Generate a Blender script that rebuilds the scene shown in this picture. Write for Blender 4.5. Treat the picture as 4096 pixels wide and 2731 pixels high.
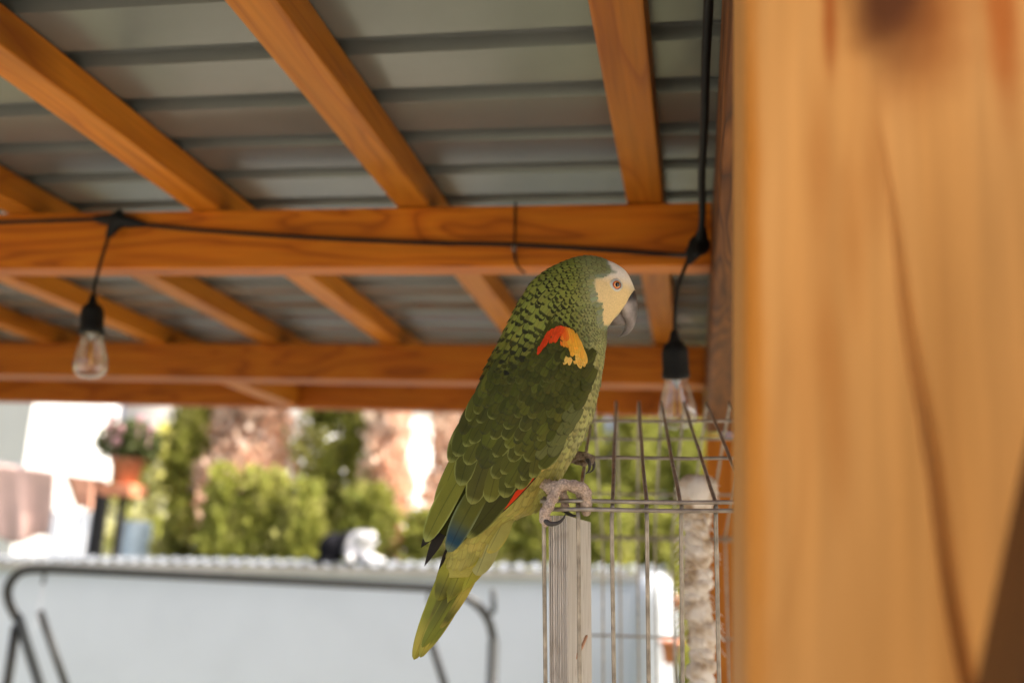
import bpy, bmesh, math, random
import numpy as np
from mathutils import Vector, Matrix, noise as mnoise

for o in list(bpy.data.objects):
    bpy.data.objects.remove(o, do_unlink=True)
scene = bpy.context.scene
COL = scene.collection
random.seed(7)
rng = np.random.default_rng(7)

# ------------------------------------------------------------------ camera
EYE = 1.55
F = 3982.0; CX = 2048.0; CY = 1365.5; S = 4096 / 2352.0     # 35 mm lens, photo pixels
_Y = Vector((740, -896.5, -F)).normalized()                 # direction of the rafters seen from the camera
_Z = Vector((1, -.05, 0)).cross(_Y).normalized()
if _Z.y < 0: _Z = -_Z
_X = _Y.cross(_Z)
R3 = Matrix((_X, _Y, _Z))                                   # camera -> world
cam_d = bpy.data.cameras.new('camera'); cam = bpy.data.objects.new('camera', cam_d); COL.objects.link(cam)
cam.matrix_world = Matrix.Translation((0, 0, EYE)) @ R3.to_4x4()
cam_d.lens = 35; cam_d.sensor_width = 36; cam_d.clip_start = .02; cam_d.clip_end = 2000
cam_d.dof.use_dof = True; cam_d.dof.focus_distance = .806; cam_d.dof.aperture_fstop = 3.5
scene.camera = cam

# ------------------------------------------------------------------ sky, sun, exposure
SUN_EL, SUN_AZ = math.radians(54), math.radians(89)          # azimuth measured from +Y (away) towards +X (right)
world = bpy.data.worlds.new('World'); scene.world = world; world.use_nodes = True
wn = world.node_tree.nodes; wl = world.node_tree.links
sky = wn.new('ShaderNodeTexSky'); sky.sky_type = 'NISHITA'; sky.sun_disc = False
sky.sun_elevation = SUN_EL; sky.sun_rotation = SUN_AZ; sky.dust_density = 9.0; sky.air_density = .55; sky.ozone_density = .3
wl.new(sky.outputs[0], wn['Background'].inputs[0]); wn['Background'].inputs[1].default_value = .15
sun_d = bpy.data.lights.new('sun', 'SUN'); sun = bpy.data.objects.new('sun', sun_d); COL.objects.link(sun)
sun_d.energy = 3.0; sun_d.angle = math.radians(.6); sun_d.color = (1, .94, .85)
sd = Vector((math.sin(SUN_AZ) * math.cos(SUN_EL), math.cos(SUN_AZ) * math.cos(SUN_EL), math.sin(SUN_EL)))
sun.rotation_euler = sd.to_track_quat('Z', 'Y').to_euler(); sun.location = (4, 2, 6)
scene.render.engine = 'CYCLES'
scene.view_settings.view_transform = 'Standard'; scene.view_settings.look = 'None'
scene.view_settings.exposure = 1.6; scene.view_settings.gamma = 1.0
scene.cycles.max_bounces = 10; scene.cycles.diffuse_bounces = 5; scene.cycles.transmission_bounces = 8
scene.cycles.caustics_refractive = False; scene.cycles.caustics_reflective = False
scene.cycles.sample_clamp_indirect = 4

# ------------------------------------------------------------------ helpers
def at(px, py, d):                      # photo pixel + distance along the optical axis -> world point
    return R3 @ Vector(((px - CX) / F * d, -(py - CY) / F * d, -d)) + Vector((0, 0, EYE))
def q(x, y, d): return at(x * S, y * S, d)
def ray(x, y): return R3 @ Vector(((x * S - CX) / F, -(y * S - CY) / F, -1))
def onY(x, y, Y):
    r = ray(x, y); return r * (Y / r.y) + Vector((0, 0, EYE))
def onZ(x, y, z):
    r = ray(x, y); return r * ((z - EYE) / r.z) + Vector((0, 0, EYE))
def lin(c): return tuple(((v / 255) / 12.92 if v / 255 <= .04045 else ((v / 255 + .055) / 1.055) ** 2.4) for v in c)

def empty(name, loc=(0, 0, 0)):
    o = bpy.data.objects.new(name, None); COL.objects.link(o); o.location = loc; o.empty_display_size = .05
    return o
def tag(o, label=None, cat=None, group=None, kind=None):
    if label: o['label'] = label
    if cat: o['category'] = cat
    if group: o['group'] = group
    if kind: o['kind'] = kind
    return o
def link(name, me, mat=None, parent=None, matrix=None, smooth=False):
    o = bpy.data.objects.new(name, me); COL.objects.link(o)
    if mat is not None and len(me.materials) == 0: me.materials.append(mat)
    if smooth: me.polygons.foreach_set('use_smooth', [True] * len(me.polygons))
    if parent is not None:
        o.parent = parent; o.matrix_parent_inverse = Matrix.Translation(-parent.location)
    if matrix is not None: o.matrix_basis = matrix
    return o
def mesh(name, v, f):
    me = bpy.data.meshes.new(name); me.from_pydata([tuple(p) for p in v], [], f); me.update(); return me
def bm_mesh(name, bm):
    bmesh.ops.recalc_face_normals(bm, faces=bm.faces)
    me = bpy.data.meshes.new(name); bm.to_mesh(me); bm.free(); return me
def bm_box(bm, c, s, rot=None):
    m = Matrix.Translation(c) @ (rot.to_4x4() if rot else Matrix()) @ Matrix.Diagonal((s[0], s[1], s[2], 1))
    return bmesh.ops.create_cube(bm, size=1, matrix=m)['verts']
def bevel_all(bm, w, seg=2):
    bmesh.ops.bevel(bm, geom=list(bm.edges), offset=w, segments=seg, affect='EDGES', profile=.6)
def box(name, lo, hi, mat, parent=None, bev=.003, axis=0):
    """a timber-like box whose local x runs along its longest axis, so that the grain follows it"""
    lo, hi = Vector(lo), Vector(hi); c = (lo + hi) / 2; s = hi - lo
    ax = max(range(3), key=lambda i: s[i])
    if ax == 0: rot = Matrix.Identity(3)
    elif ax == 1: rot = Matrix(((0, -1, 0), (1, 0, 0), (0, 0, 1)))
    else: rot = Matrix(((0, 0, -1), (0, 1, 0), (1, 0, 0)))
    ls = rot.transposed() @ s; ls = Vector([abs(v) for v in ls])
    bm = bmesh.new(); bm_box(bm, (0, 0, 0), ls)
    if bev: bevel_all(bm, bev)
    return link(name, bm_mesh(name, bm), mat, parent, Matrix.Translation(c) @ rot.to_4x4())
def bar(name, p0, p1, w, h, mat, parent=None, bev=.003, up=(0, 0, 1)):
    p0, p1 = Vector(p0), Vector(p1); x = (p1 - p0); L = x.length; x.normalize()
    y = Vector(up).cross(x).normalized(); z = x.cross(y)
    rot = Matrix((x, y, z)).transposed()
    bm = bmesh.new(); bm_box(bm, (0, 0, 0), (L, w, h))
    if bev: bevel_all(bm, bev)
    return link(name, bm_mesh(name, bm), mat, parent, Matrix.Translation((p0 + p1) / 2) @ rot.to_4x4())
def smooth_path(pts, n=8):
    P = [Vector(p) for p in pts]; out = []
    for i in range(len(P) - 1):
        a, b, c, d = P[max(i - 1, 0)], P[i], P[i + 1], P[min(i + 2, len(P) - 1)]
        for k in range(n):
            t = k / n
            out.append(.5 * ((2 * b) + (c - a) * t + (2 * a - 5 * b + 4 * c - d) * t * t + (3 * b - a - 3 * c + d) * t ** 3))
    out.append(P[-1]); return out
def add_tube(bm, pts, rad, seg=10, cap=True):
    """swept tube; rad is a number or one radius per point"""
    pts = [Vector(p) for p in pts]; n = len(pts)
    rads = rad if hasattr(rad, '__len__') else [rad] * n
    prev = None; rings = []
    for i in range(n):
        t = (pts[min(i + 1, n - 1)] - pts[max(i - 1, 0)])
        t = t.normalized() if t.length > 1e-9 else Vector((0, 0, 1))
        if prev is None:
            a = Vector((0, 0, 1)) if abs(t.z) < .9 else Vector((1, 0, 0)); u = t.cross(a).normalized()
        else:
            u = (prev - t * prev.dot(t)).normalized()
        prev = u; w = t.cross(u)
        rings.append([bm.verts.new(pts[i] + (u * math.cos(2 * math.pi * k / seg) + w * math.sin(2 * math.pi * k / seg)) * rads[i]) for k in range(seg)])
    for i in range(n - 1):
        for k in range(seg):
            bm.faces.new((rings[i][k], rings[i][(k + 1) % seg], rings[i + 1][(k + 1) % seg], rings[i + 1][k]))
    if cap:
        bm.faces.new(rings[0][::-1]); bm.faces.new(rings[-1])
def tube(name, pts, rad, mat, parent=None, seg=10):
    bm = bmesh.new(); add_tube(bm, pts, rad, seg); return link(name, bm_mesh(name, bm), mat, parent, smooth=True)
def lathe(name, prof, mat, parent=None, seg=28, matrix=None, solid=0):
    """prof: (r, z) pairs, revolved about local z"""
    bm = bmesh.new(); rings = []
    for r, z in prof:
        if r < 1e-6: rings.append([bm.verts.new((0, 0, z))])
        else: rings.append([bm.verts.new((r * math.cos(2 * math.pi * k / seg), r * math.sin(2 * math.pi * k / seg), z)) for k in range(seg)])
    for a, b in zip(rings, rings[1:]):
        for k in range(seg):
            k2 = (k + 1) % seg
            if len(a) == 1 and len(b) == 1: continue
            if len(a) == 1: bm.faces.new((a[0], b[k], b[k2]))
            elif len(b) == 1: bm.faces.new((a[k], b[0], a[k2]))
            else: bm.faces.new((a[k], b[k], b[k2], a[k2]))
    o = link(name, bm_mesh(name, bm), mat, parent, matrix, smooth=True)
    if solid:
        m = o.modifiers.new('thickness', 'SOLIDIFY'); m.thickness = solid; m.offset = -1
    return o
def fuse(name, bm, voxel, smooth_it=4):
    """melt overlapping shapes into one continuous skin"""
    bmesh.ops.recalc_face_normals(bm, faces=bm.faces)
    me = bpy.data.meshes.new(name + '_raw'); bm.to_mesh(me); bm.free()
    o = bpy.data.objects.new(name + '_raw', me); COL.objects.link(o)
    r = o.modifiers.new('r', 'REMESH'); r.mode = 'VOXEL'; r.voxel_size = voxel; r.use_smooth_shade = True
    s = o.modifiers.new('s', 'SMOOTH'); s.factor = .5; s.iterations = smooth_it
    dg = bpy.context.evaluated_depsgraph_get(); ev = o.evaluated_get(dg)
    out = bpy.data.meshes.new_from_object(ev); out.name = name
    bpy.data.objects.remove(o, do_unlink=True); bpy.data.meshes.remove(me)
    return out
def color_attr(me, cols, name='Col'):
    a = me.color_attributes.new(name, 'FLOAT_COLOR', 'POINT')
    c = np.ones((len(me.vertices), 4), dtype=np.float32); c[:, :3] = cols
    a.data.foreach_set('color', c.ravel())

# ------------------------------------------------------------------ materials
def mat_new(name):
    m = bpy.data.materials.new(name); m.use_nodes = True
    nt = m.node_tree; return m, nt, nt.nodes['Principled BSDF'], nt.nodes, nt.links
def ramp(nodes, stops):
    r = nodes.new('ShaderNodeValToRGB'); e = r.color_ramp.elements
    while len(e) < len(stops): e.new(.5)
    for k, (p, c) in zip(e, stops): k.position = p; k.color = (*c, 1) if len(c) == 3 else c
    return r
def plain(name, col, rough=.6, metal=0, var=.15, scale=30, bump=0, coat=0, space='Object'):
    m, nt, b, N, L = mat_new(name)
    tc = N.new('ShaderNodeTexCoord'); nz = N.new('ShaderNodeTexNoise'); nz.inputs['Scale'].default_value = scale; nz.inputs['Detail'].default_value = 5
    L.new(tc.outputs[space], nz.inputs['Vector'])
    lo = tuple(c * (1 - var) for c in col); hi = tuple(min(1, c * (1 + var)) for c in col)
    r = ramp(N, [(.3, lo), (.7, hi)]); L.new(nz.outputs[0], r.inputs[0]); L.new(r.outputs[0], b.inputs['Base Color'])
    b.inputs['Roughness'].default_value = rough; b.inputs['Metallic'].default_value = metal; b.inputs['Coat Weight'].default_value = coat
    if bump:
        bp = N.new('ShaderNodeBump'); bp.inputs['Strength'].default_value = bump; bp.inputs['Distance'].default_value = .002
        L.new(nz.outputs[0], bp.inputs['Height']); L.new(bp.outputs[0], b.inputs['Normal'])
    return m
def wood(name, light, mid, dark, rough=.42, bands=7, grain=1.0, coat=.25, knots=.5, contrast=.6, bump=.25, sc=1.0):
    """sawn timber: growth-ring contours of a stretched noise, fine fibres, a few knots; local x is the grain"""
    m, nt, b, N, L = mat_new(name)
    tc = N.new('ShaderNodeTexCoord'); oi = N.new('ShaderNodeObjectInfo')
    off = N.new('ShaderNodeVectorMath'); off.operation = 'MULTIPLY_ADD'
    comb = N.new('ShaderNodeCombineXYZ')
    for i in range(3): L.new(oi.outputs['Random'], comb.inputs[i])
    L.new(comb.outputs[0], off.inputs[0]); off.inputs[1].default_value = (37, 53, 71); L.new(tc.outputs['Object'], off.inputs[2])
    def stretched(sv, scale, detail, dist=0):
        mp = N.new('ShaderNodeMapping'); mp.inputs['Scale'].default_value = sv; L.new(off.outputs[0], mp.inputs[0])
        nz = N.new('ShaderNodeTexNoise'); nz.inputs['Scale'].default_value = scale; nz.inputs['Detail'].default_value = detail; nz.inputs['Distortion'].default_value = dist
        L.new(mp.outputs[0], nz.inputs['Vector']); return nz
    n1 = stretched((.9 * sc, 7 * sc, 7 * sc), 1.6, 2, .6)
    mul = N.new('ShaderNodeMath'); mul.operation = 'MULTIPLY'; mul.inputs[1].default_value = bands; L.new(n1.outputs[0], mul.inputs[0])
    fr = N.new('ShaderNodeMath'); fr.operation = 'FRACT'; L.new(mul.outputs[0], fr.inputs[0])
    r1 = ramp(N, [(0, dark), (.18, mid), (.6, light), (.92, mid), (1, dark)]); L.new(fr.outputs[0], r1.inputs[0])
    n2 = stretched((6 * sc, 160 * sc, 160 * sc), 1, 3)
    r2 = ramp(N, [(.25, (.72, .72, .72)), (.7, (1.08, 1.08, 1.08))]); L.new(n2.outputs[0], r2.inputs[0])
    n3 = stretched((.7, 3, 3), 1.3, 3)
    r3 = ramp(N, [(.3, mid), (.7, light)]); L.new(n3.outputs[0], r3.inputs[0])
    mx = N.new('ShaderNodeMix'); mx.data_type = 'RGBA'; mx.inputs[0].default_value = contrast
    L.new(r3.outputs[0], mx.inputs[6]); L.new(r1.outputs[0], mx.inputs[7])
    m2 = N.new('ShaderNodeMix'); m2.data_type = 'RGBA'; m2.blend_type = 'MULTIPLY'; m2.inputs[0].default_value = .8 * grain
    L.new(mx.outputs[2], m2.inputs[6]); L.new(r2.outputs[0], m2.inputs[7])
    # knots
    mp = N.new('ShaderNodeMapping'); mp.inputs['Scale'].default_value = (2.3 * sc, 7 * sc, 7 * sc); L.new(off.outputs[0], mp.inputs[0])
    vo = N.new('ShaderNodeTexVoronoi'); vo.inputs['Scale'].default_value = 1; L.new(mp.outputs[0], vo.inputs['Vector'])
    rk = ramp(N, [(.08, (1, 1, 1)), (.24, (0, 0, 0))]); L.new(vo.outputs['Distance'], rk.inputs[0])
    sep = N.new('ShaderNodeSeparateColor'); L.new(vo.outputs['Color'], sep.inputs[0])
    gt = N.new('ShaderNodeMath'); gt.operation = 'LESS_THAN'; gt.inputs[1].default_value = .5; L.new(sep.outputs[0], gt.inputs[0])
    km = N.new('ShaderNodeMath'); km.operation = 'MULTIPLY'; L.new(rk.outputs[0], km.inputs[0]); L.new(gt.outputs[0], km.inputs[1])
    ks = N.new('ShaderNodeMath'); ks.operation = 'MULTIPLY'; ks.inputs[1].default_value = knots; L.new(km.outputs[0], ks.inputs[0])
    m3 = N.new('ShaderNodeMix'); m3.data_type = 'RGBA'; L.new(ks.outputs[0], m3.inputs[0]); L.new(m2.outputs[2], m3.inputs[6]); m3.inputs[7].default_value = (*[c * .35 for c in dark], 1)
    hs = N.new('ShaderNodeHueSaturation'); L.new(m3.outputs[2], hs.inputs['Color'])
    mr = N.new('ShaderNodeMapRange'); mr.inputs[3].default_value = .78; mr.inputs[4].default_value = 1.12; L.new(oi.outputs['Random'], mr.inputs[0]); L.new(mr.outputs[0], hs.inputs['Value'])
    L.new(hs.outputs[0], b.inputs['Base Color'])
    b.inputs['Roughness'].default_value = rough; b.inputs['Coat Weight'].default_value = coat; b.inputs['Coat Roughness'].default_value = .35; b.inputs['Specular IOR Level'].default_value = .3
    bp = N.new('ShaderNodeBump'); bp.inputs['Strength'].default_value = bump; bp.inputs['Distance'].default_value = .0015; L.new(n2.outputs[0], bp.inputs['Height']); L.new(bp.outputs[0], b.inputs['Normal'])
    return m
M = {}
M['beam'] = wood('stained_pine', (.58, .185, .009), (.47, .12, .005), (.20, .032, .002), contrast=.62, bands=9, knots=.7, coat=.04, rough=.5)
M['rafter'] = wood('stained_rafter', (.62, .23, .020), (.52, .165, .009), (.29, .055, .003), contrast=.45, bands=6, knots=.6, coat=.04, rough=.5)
M['post'] = wood('planed_post', (.66, .335, .105), (.60, .275, .068), (.38, .135, .022), rough=.6, contrast=.22, bands=5, knots=.0, coat=.0, sc=1.2, grain=.6)
M['header'] = wood('rough_header', (.27, .10, .022), (.11, .034, .007), (.02, .007, .003), rough=.7, contrast=.75, bands=11, coat=.05, bump=.6, sc=1.4)
M['dark_standin'] = wood('dark_standin_wood', (.10, .035, .010), (.07, .022, .006), (.03, .009, .003), rough=.5, contrast=.4)  # dark tones of the bar added beside the front post
M['plank'] = wood('weathered_plank', (.84, .81, .75), (.70, .66, .59), (.36, .30, .23), rough=.8, contrast=.4, bands=12, coat=0, knots=.3, bump=.7, sc=2.4, grain=.5)
M['twig'] = plain('twig', (.5, .27, .16), .7)
M['wire'] = plain('galvanised_wire', (.34, .305, .255), .40, .65, .35, 90, .2)
M['cable'] = plain('black_rubber', (.004, .0045, .0045), .6, 0, .2, 60); M['cable'].node_tree.nodes['Principled BSDF'].inputs['Specular IOR Level'].default_value = .25
M['sheet'] = plain('coated_sheet', (.185, .20, .185), .25, .35, .08, 6, 0, 0)
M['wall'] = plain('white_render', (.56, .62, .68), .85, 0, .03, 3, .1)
M['coping'] = plain('fibre_cement', (.42, .41, .38), .8, 0, .2, 14)
M['corr'] = plain('corrugated_grey', (.12, .135, .15), .7, 0, .4, 14)
M['steel'] = plain('dark_green_steel', (.012, .014, .012), .5, 0, .2, 20)
M['canvas'] = plain('beige_canvas', (.45, .42, .36), .9)
M['rope'] = None
M['terracotta'] = plain('terracotta', (.62, .25, .13), .8, 0, .25, 8)
M['tile'] = plain('roof_tile', (.44, .27, .21), .8, 0, .25, 5)
M['house'] = plain('house_render', (.80, .80, .78), .9, 0, .04, 2)
M['window'] = plain('window_glass', (.06, .08, .1), .1)
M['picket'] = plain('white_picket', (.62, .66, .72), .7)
M['barrel'] = plain('pale_blue_plastic', (.45, .58, .66), .4)
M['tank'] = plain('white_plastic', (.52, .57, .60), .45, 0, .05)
M['darkpost'] = plain('dark_timber', (.02, .018, .016), .7)
M['chrome'] = plain('brass_ring', (.35, .30, .22), .3, .9)
def glass():                                           # thin hollow shell: clear, mirror-like towards its rim
    m, nt, b, N, L = mat_new('bulb_glass'); N.remove(b)
    tr = N.new('ShaderNodeBsdfTransparent'); tr.inputs[0].default_value = (.97, .97, .95, 1); gl = N.new('ShaderNodeBsdfGlossy'); gl.inputs['Roughness'].default_value = .02
    fr = N.new('ShaderNodeLayerWeight'); fr.inputs[0].default_value = .3; mx = N.new('ShaderNodeMixShader'); pw_ = N.new('ShaderNodeMath'); pw_.operation = 'MULTIPLY_ADD'; pw_.inputs[1].default_value = .9; pw_.inputs[2].default_value = .09; L.new(fr.outputs['Facing'], pw_.inputs[0]); L.new(pw_.outputs[0], mx.inputs[0]); L.new(tr.outputs[0], mx.inputs[1]); L.new(gl.outputs[0], mx.inputs[2])
    L.new(mx.outputs[0], N['Material Output'].inputs[0]); return m
M['glass'] = glass()
M['filament'] = plain('led_filament', (.75, .38, .06), .5)
def rope_mat():
    m, nt, b, N, L = mat_new('cotton_rope')
    tc = N.new('ShaderNodeTexCoord'); n = N.new('ShaderNodeTexNoise'); n.inputs['Scale'].default_value = 45; n.inputs['Detail'].default_value = 4; L.new(tc.outputs['Object'], n.inputs['Vector'])
    r = ramp(N, [(.34, (.42, .30, .18)), (.46, (.66, .57, .46)), (.58, (.80, .75, .68))]); L.new(n.outputs[0], r.inputs[0]); L.new(r.outputs[0], b.inputs['Base Color'])
    b.inputs['Roughness'].default_value = .95
    n2 = N.new('ShaderNodeTexNoise'); n2.inputs['Scale'].default_value = 500; L.new(tc.outputs['Object'], n2.inputs['Vector'])
    bp = N.new('ShaderNodeBump'); bp.inputs['Strength'].default_value = .6; bp.inputs['Distance'].default_value = .002; L.new(n2.outputs[0], bp.inputs['Height']); L.new(bp.outputs[0], b.inputs['Normal']); return m
M['rope'] = rope_mat(); M['ropecore'] = plain('brown_core', (.22, .12, .05), .9, 0, .4, 90)
def vcol(name, rough=.7, sheen=0, fine=0, fscale=900, bump=0, trans=0, spec=.3):
    m, nt, b, N, L = mat_new(name)
    a = N.new('ShaderNodeAttribute'); a.attribute_name = 'Col'
    tc = N.new('ShaderNodeTexCoord'); n = N.new('ShaderNodeTexNoise'); n.inputs['Scale'].default_value = fscale; n.inputs['Detail'].default_value = 3; L.new(tc.outputs['Object'], n.inputs['Vector'])
    r = ramp(N, [(.3, (1 - fine,) * 3), (.7, (1 + fine * .5,) * 3)]); L.new(n.outputs[0], r.inputs[0])
    mx = N.new('ShaderNodeMix'); mx.data_type = 'RGBA'; mx.blend_type = 'MULTIPLY'; mx.inputs[0].default_value = 1; L.new(a.outputs[0], mx.inputs[6]); L.new(r.outputs[0], mx.inputs[7])
    L.new(mx.outputs[2], b.inputs['Base Color']); b.inputs['Roughness'].default_value = rough; b.inputs['Specular IOR Level'].default_value = spec
    if bump:
        bp = N.new('ShaderNodeBump'); bp.inputs['Strength'].default_value = bump; bp.inputs['Distance'].default_value = .001; L.new(n.outputs[0], bp.inputs['Height']); L.new(bp.outputs[0], b.inputs['Normal'])
    return m
M['skin'] = vcol('plumage_base', .85, fine=.12, bump=.5, spec=.15)
M['foot'] = vcol('scaly_foot', .8, fine=.45, fscale=650, bump=1.0, spec=.2)
M['beak'] = vcol('horn', .42, fine=.35, fscale=160, bump=.25, spec=.4)
M['fur'] = vcol('cat_fur', .9, fine=.2, fscale=120, spec=.1)
M['leaf'] = vcol('foliage', .75, fine=.1, fscale=20, spec=.2)
_nt = M['leaf'].node_tree; _tr = _nt.nodes.new('ShaderNodeBsdfTranslucent'); _mx = _nt.nodes.new('ShaderNodeMixShader'); _mx.inputs[0].default_value = .4
_b = _nt.nodes['Principled BSDF']; _nt.links.new(_b.inputs['Base Color'].links[0].from_socket, _tr.inputs[0]); _nt.links.new(_b.outputs[0], _mx.inputs[1]); _nt.links.new(_tr.outputs[0], _mx.inputs[2]); _nt.links.new(_mx.outputs[0], _nt.nodes['Material Output'].inputs[0])
def feather_mat():
    m, nt, b, N, L = mat_new('feather')
    c = N.new('ShaderNodeAttribute'); c.attribute_name = 'Col'; e = N.new('ShaderNodeAttribute'); e.attribute_name = 'Edge'
    uv = N.new('ShaderNodeUVMap'); sp = N.new('ShaderNodeSeparateXYZ'); L.new(uv.outputs[0], sp.inputs[0])
    def mth(op, a, bv=None, cl=False):
        n = N.new('ShaderNodeMath'); n.operation = op; n.use_clamp = cl
        for i, v in enumerate((a, bv)):
            if v is None: continue
            if isinstance(v, (int, float)): n.inputs[i].default_value = v
            else: L.new(v, n.inputs[i])
        return n.outputs[0]
    def sstep(x, a, bv):
        n = N.new('ShaderNodeMapRange'); n.interpolation_type = 'SMOOTHSTEP'; n.inputs[1].default_value = a; n.inputs[2].default_value = bv; L.new(x, n.inputs[0]); return n.outputs[0]
    au = mth('ABSOLUTE', sp.outputs[0]); v = sp.outputs[1]
    side = mth('MULTIPLY', sstep(au, .78, 1.0), sstep(v, .35, .65)); tip = sstep(v, .88, .99)
    edge = mth('MAXIMUM', side, tip)
    tc = N.new('ShaderNodeTexCoord'); nz = N.new('ShaderNodeTexNoise'); nz.inputs['Scale'].default_value = 700; L.new(tc.outputs['Object'], nz.inputs['Vector'])
    mx = N.new('ShaderNodeMix'); mx.data_type = 'RGBA'; L.new(edge, mx.inputs[0]); L.new(c.outputs[0], mx.inputs[6]); L.new(e.outputs[0], mx.inputs[7])
    # barbs: fine slanting lines; dark shaft
    ph = mth('ADD', mth('MULTIPLY', v, 190), mth('MULTIPLY', au, -60)); sn = mth('SINE', mth('ADD', ph, mth('MULTIPLY', nz.outputs[0], 9)))
    br = mth('ADD', mth('MULTIPLY', sn, .10), .98); sh = mth('SUBTRACT', 1, mth('MULTIPLY', mth('SUBTRACT', 1, sstep(au, .02, .08)), .35)); br = mth('MULTIPLY', br, sh)
    nz2 = N.new('ShaderNodeTexNoise'); nz2.inputs['Scale'].default_value = 60; L.new(tc.outputs['Object'], nz2.inputs['Vector'])
    br = mth('MULTIPLY', br, mth('ADD', mth('MULTIPLY', nz2.outputs[0], .5), .75))
    vm = N.new('ShaderNodeVectorMath'); vm.operation = 'SCALE'; L.new(mx.outputs[2], vm.inputs[0]); L.new(br, vm.inputs['Scale'])
    L.new(vm.outputs[0], b.inputs['Base Color']); b.inputs['Roughness'].default_value = .5; b.inputs['Specular IOR Level'].default_value = .2
    bp = N.new('ShaderNodeBump'); bp.inputs['Strength'].default_value = .25; bp.inputs['Distance'].default_value = .0004; L.new(sn, bp.inputs['Height']); L.new(bp.outputs[0], b.inputs['Normal'])
    return m
M['feather'] = feather_mat()

# ------------------------------------------------------------------ ground
def ground():
    m, nt, b, N, L = mat_new('lawn')
    tc = N.new('ShaderNodeTexCoord'); n = N.new('ShaderNodeTexNoise'); n.inputs['Scale'].default_value = 3; n.inputs['Detail'].default_value = 8; L.new(tc.outputs['Object'], n.inputs['Vector'])
    r = ramp(N, [(.3, (.085, .09, .045)), (.7, (.17, .17, .095))]); L.new(n.outputs[0], r.inputs[0]); L.new(r.outputs[0], b.inputs['Base Color']); b.inputs['Roughness'].default_value = .9
    me = mesh('ground', [(-600, -600, 0), (600, -600, 0), (600, 600, 0), (-600, 600, 0)], [(0, 1, 2, 3)])
    tag(link('ground', me, m), kind='structure')
    m2, nt, b, N, L = mat_new('patio_concrete')
    tc = N.new('ShaderNodeTexCoord'); br = N.new('ShaderNodeTexBrick'); br.inputs['Scale'].default_value = 1; br.offset = 0
    br.inputs['Brick Width'].default_value = .5; br.inputs['Row Height'].default_value = .5; br.inputs['Mortar Size'].default_value = .006
    br.inputs['Color1'].default_value = (.27, .25, .215, 1); br.inputs['Color2'].default_value = (.24, .22, .19, 1); br.inputs['Mortar'].default_value = (.2, .18, .16, 1)
    L.new(tc.outputs['Object'], br.inputs['Vector']); L.new(br.outputs[0], b.inputs['Base Color']); b.inputs['Roughness'].default_value = .8
    bm = bmesh.new(); bm_box(bm, (-.5, -2.3, .02), (13, 11.2, .04)); tag(link('patio', bm_mesh('patio', bm), m2), kind='structure')
ground()

# ------------------------------------------------------------------ pergola
perg = empty('pergola', (.085, .47, .04))
tag(perg, 'orange stained timber pergola carrying a grey ribbed metal roof', 'pergola')
Z0, Z1 = EYE + .4155, EYE + .5105                     # cross beams: underside, top
ZR = Z1 + .047                                         # rafter tops = roof underside
XR = .0145                                            # plane of the right-hand posts
box('cross_beam', (-3.2, 1.38, Z0), (XR + .002, 1.425, Z1), M['beam'], perg)
bar('cross_beam', (-3.2, 2.485, (Z0 + Z1) / 2 + .008), (XR + .002, 2.37, (Z0 + Z1) / 2 - .004), .075, Z1 - Z0 - .002, M['beam'], perg)
box('cross_beam', (-3.2, 2.865, Z0), (XR + .002, 2.915, Z1 - .003), M['beam'], perg)
box('cross_beam', (.165, 1.38, Z0), (1.6, 1.425, Z1), M['beam'], perg)
box('cross_beam', (.165, 2.865, Z0), (1.6, 2.915, Z1 - .003), M['beam'], perg)
xs = [-1.119 - .335 * k for k in range(6, 0, -1)] + [-1.1265, -.797, -.456, -.106] + [.30 + .33 * k for k in range(4)]
for i, x in enumerate(xs):
    box('rafter', (x, .42, Z1 + .0015), (x + .052, 2.99, ZR), M['rafter'], perg)
# short noggins running from the second beam to the outer beam, flush with their undersides
for px in (-330, 40, 690, 1250):
    p = onZ(px, 936, Z0 + .002); box('noggin', (p.x - .062, 2.475, Z0 + .003), (p.x, 2.863, Z1 - .006), M['rafter'], perg)
# blocking between rafters seen above the first beam's right end is left to the rafters themselves
box('header_beam', (XR + .003, .30, EYE + .365), (XR + .145, 2.862, Z1 - .001), M['header'], perg, bev=.012)
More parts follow.
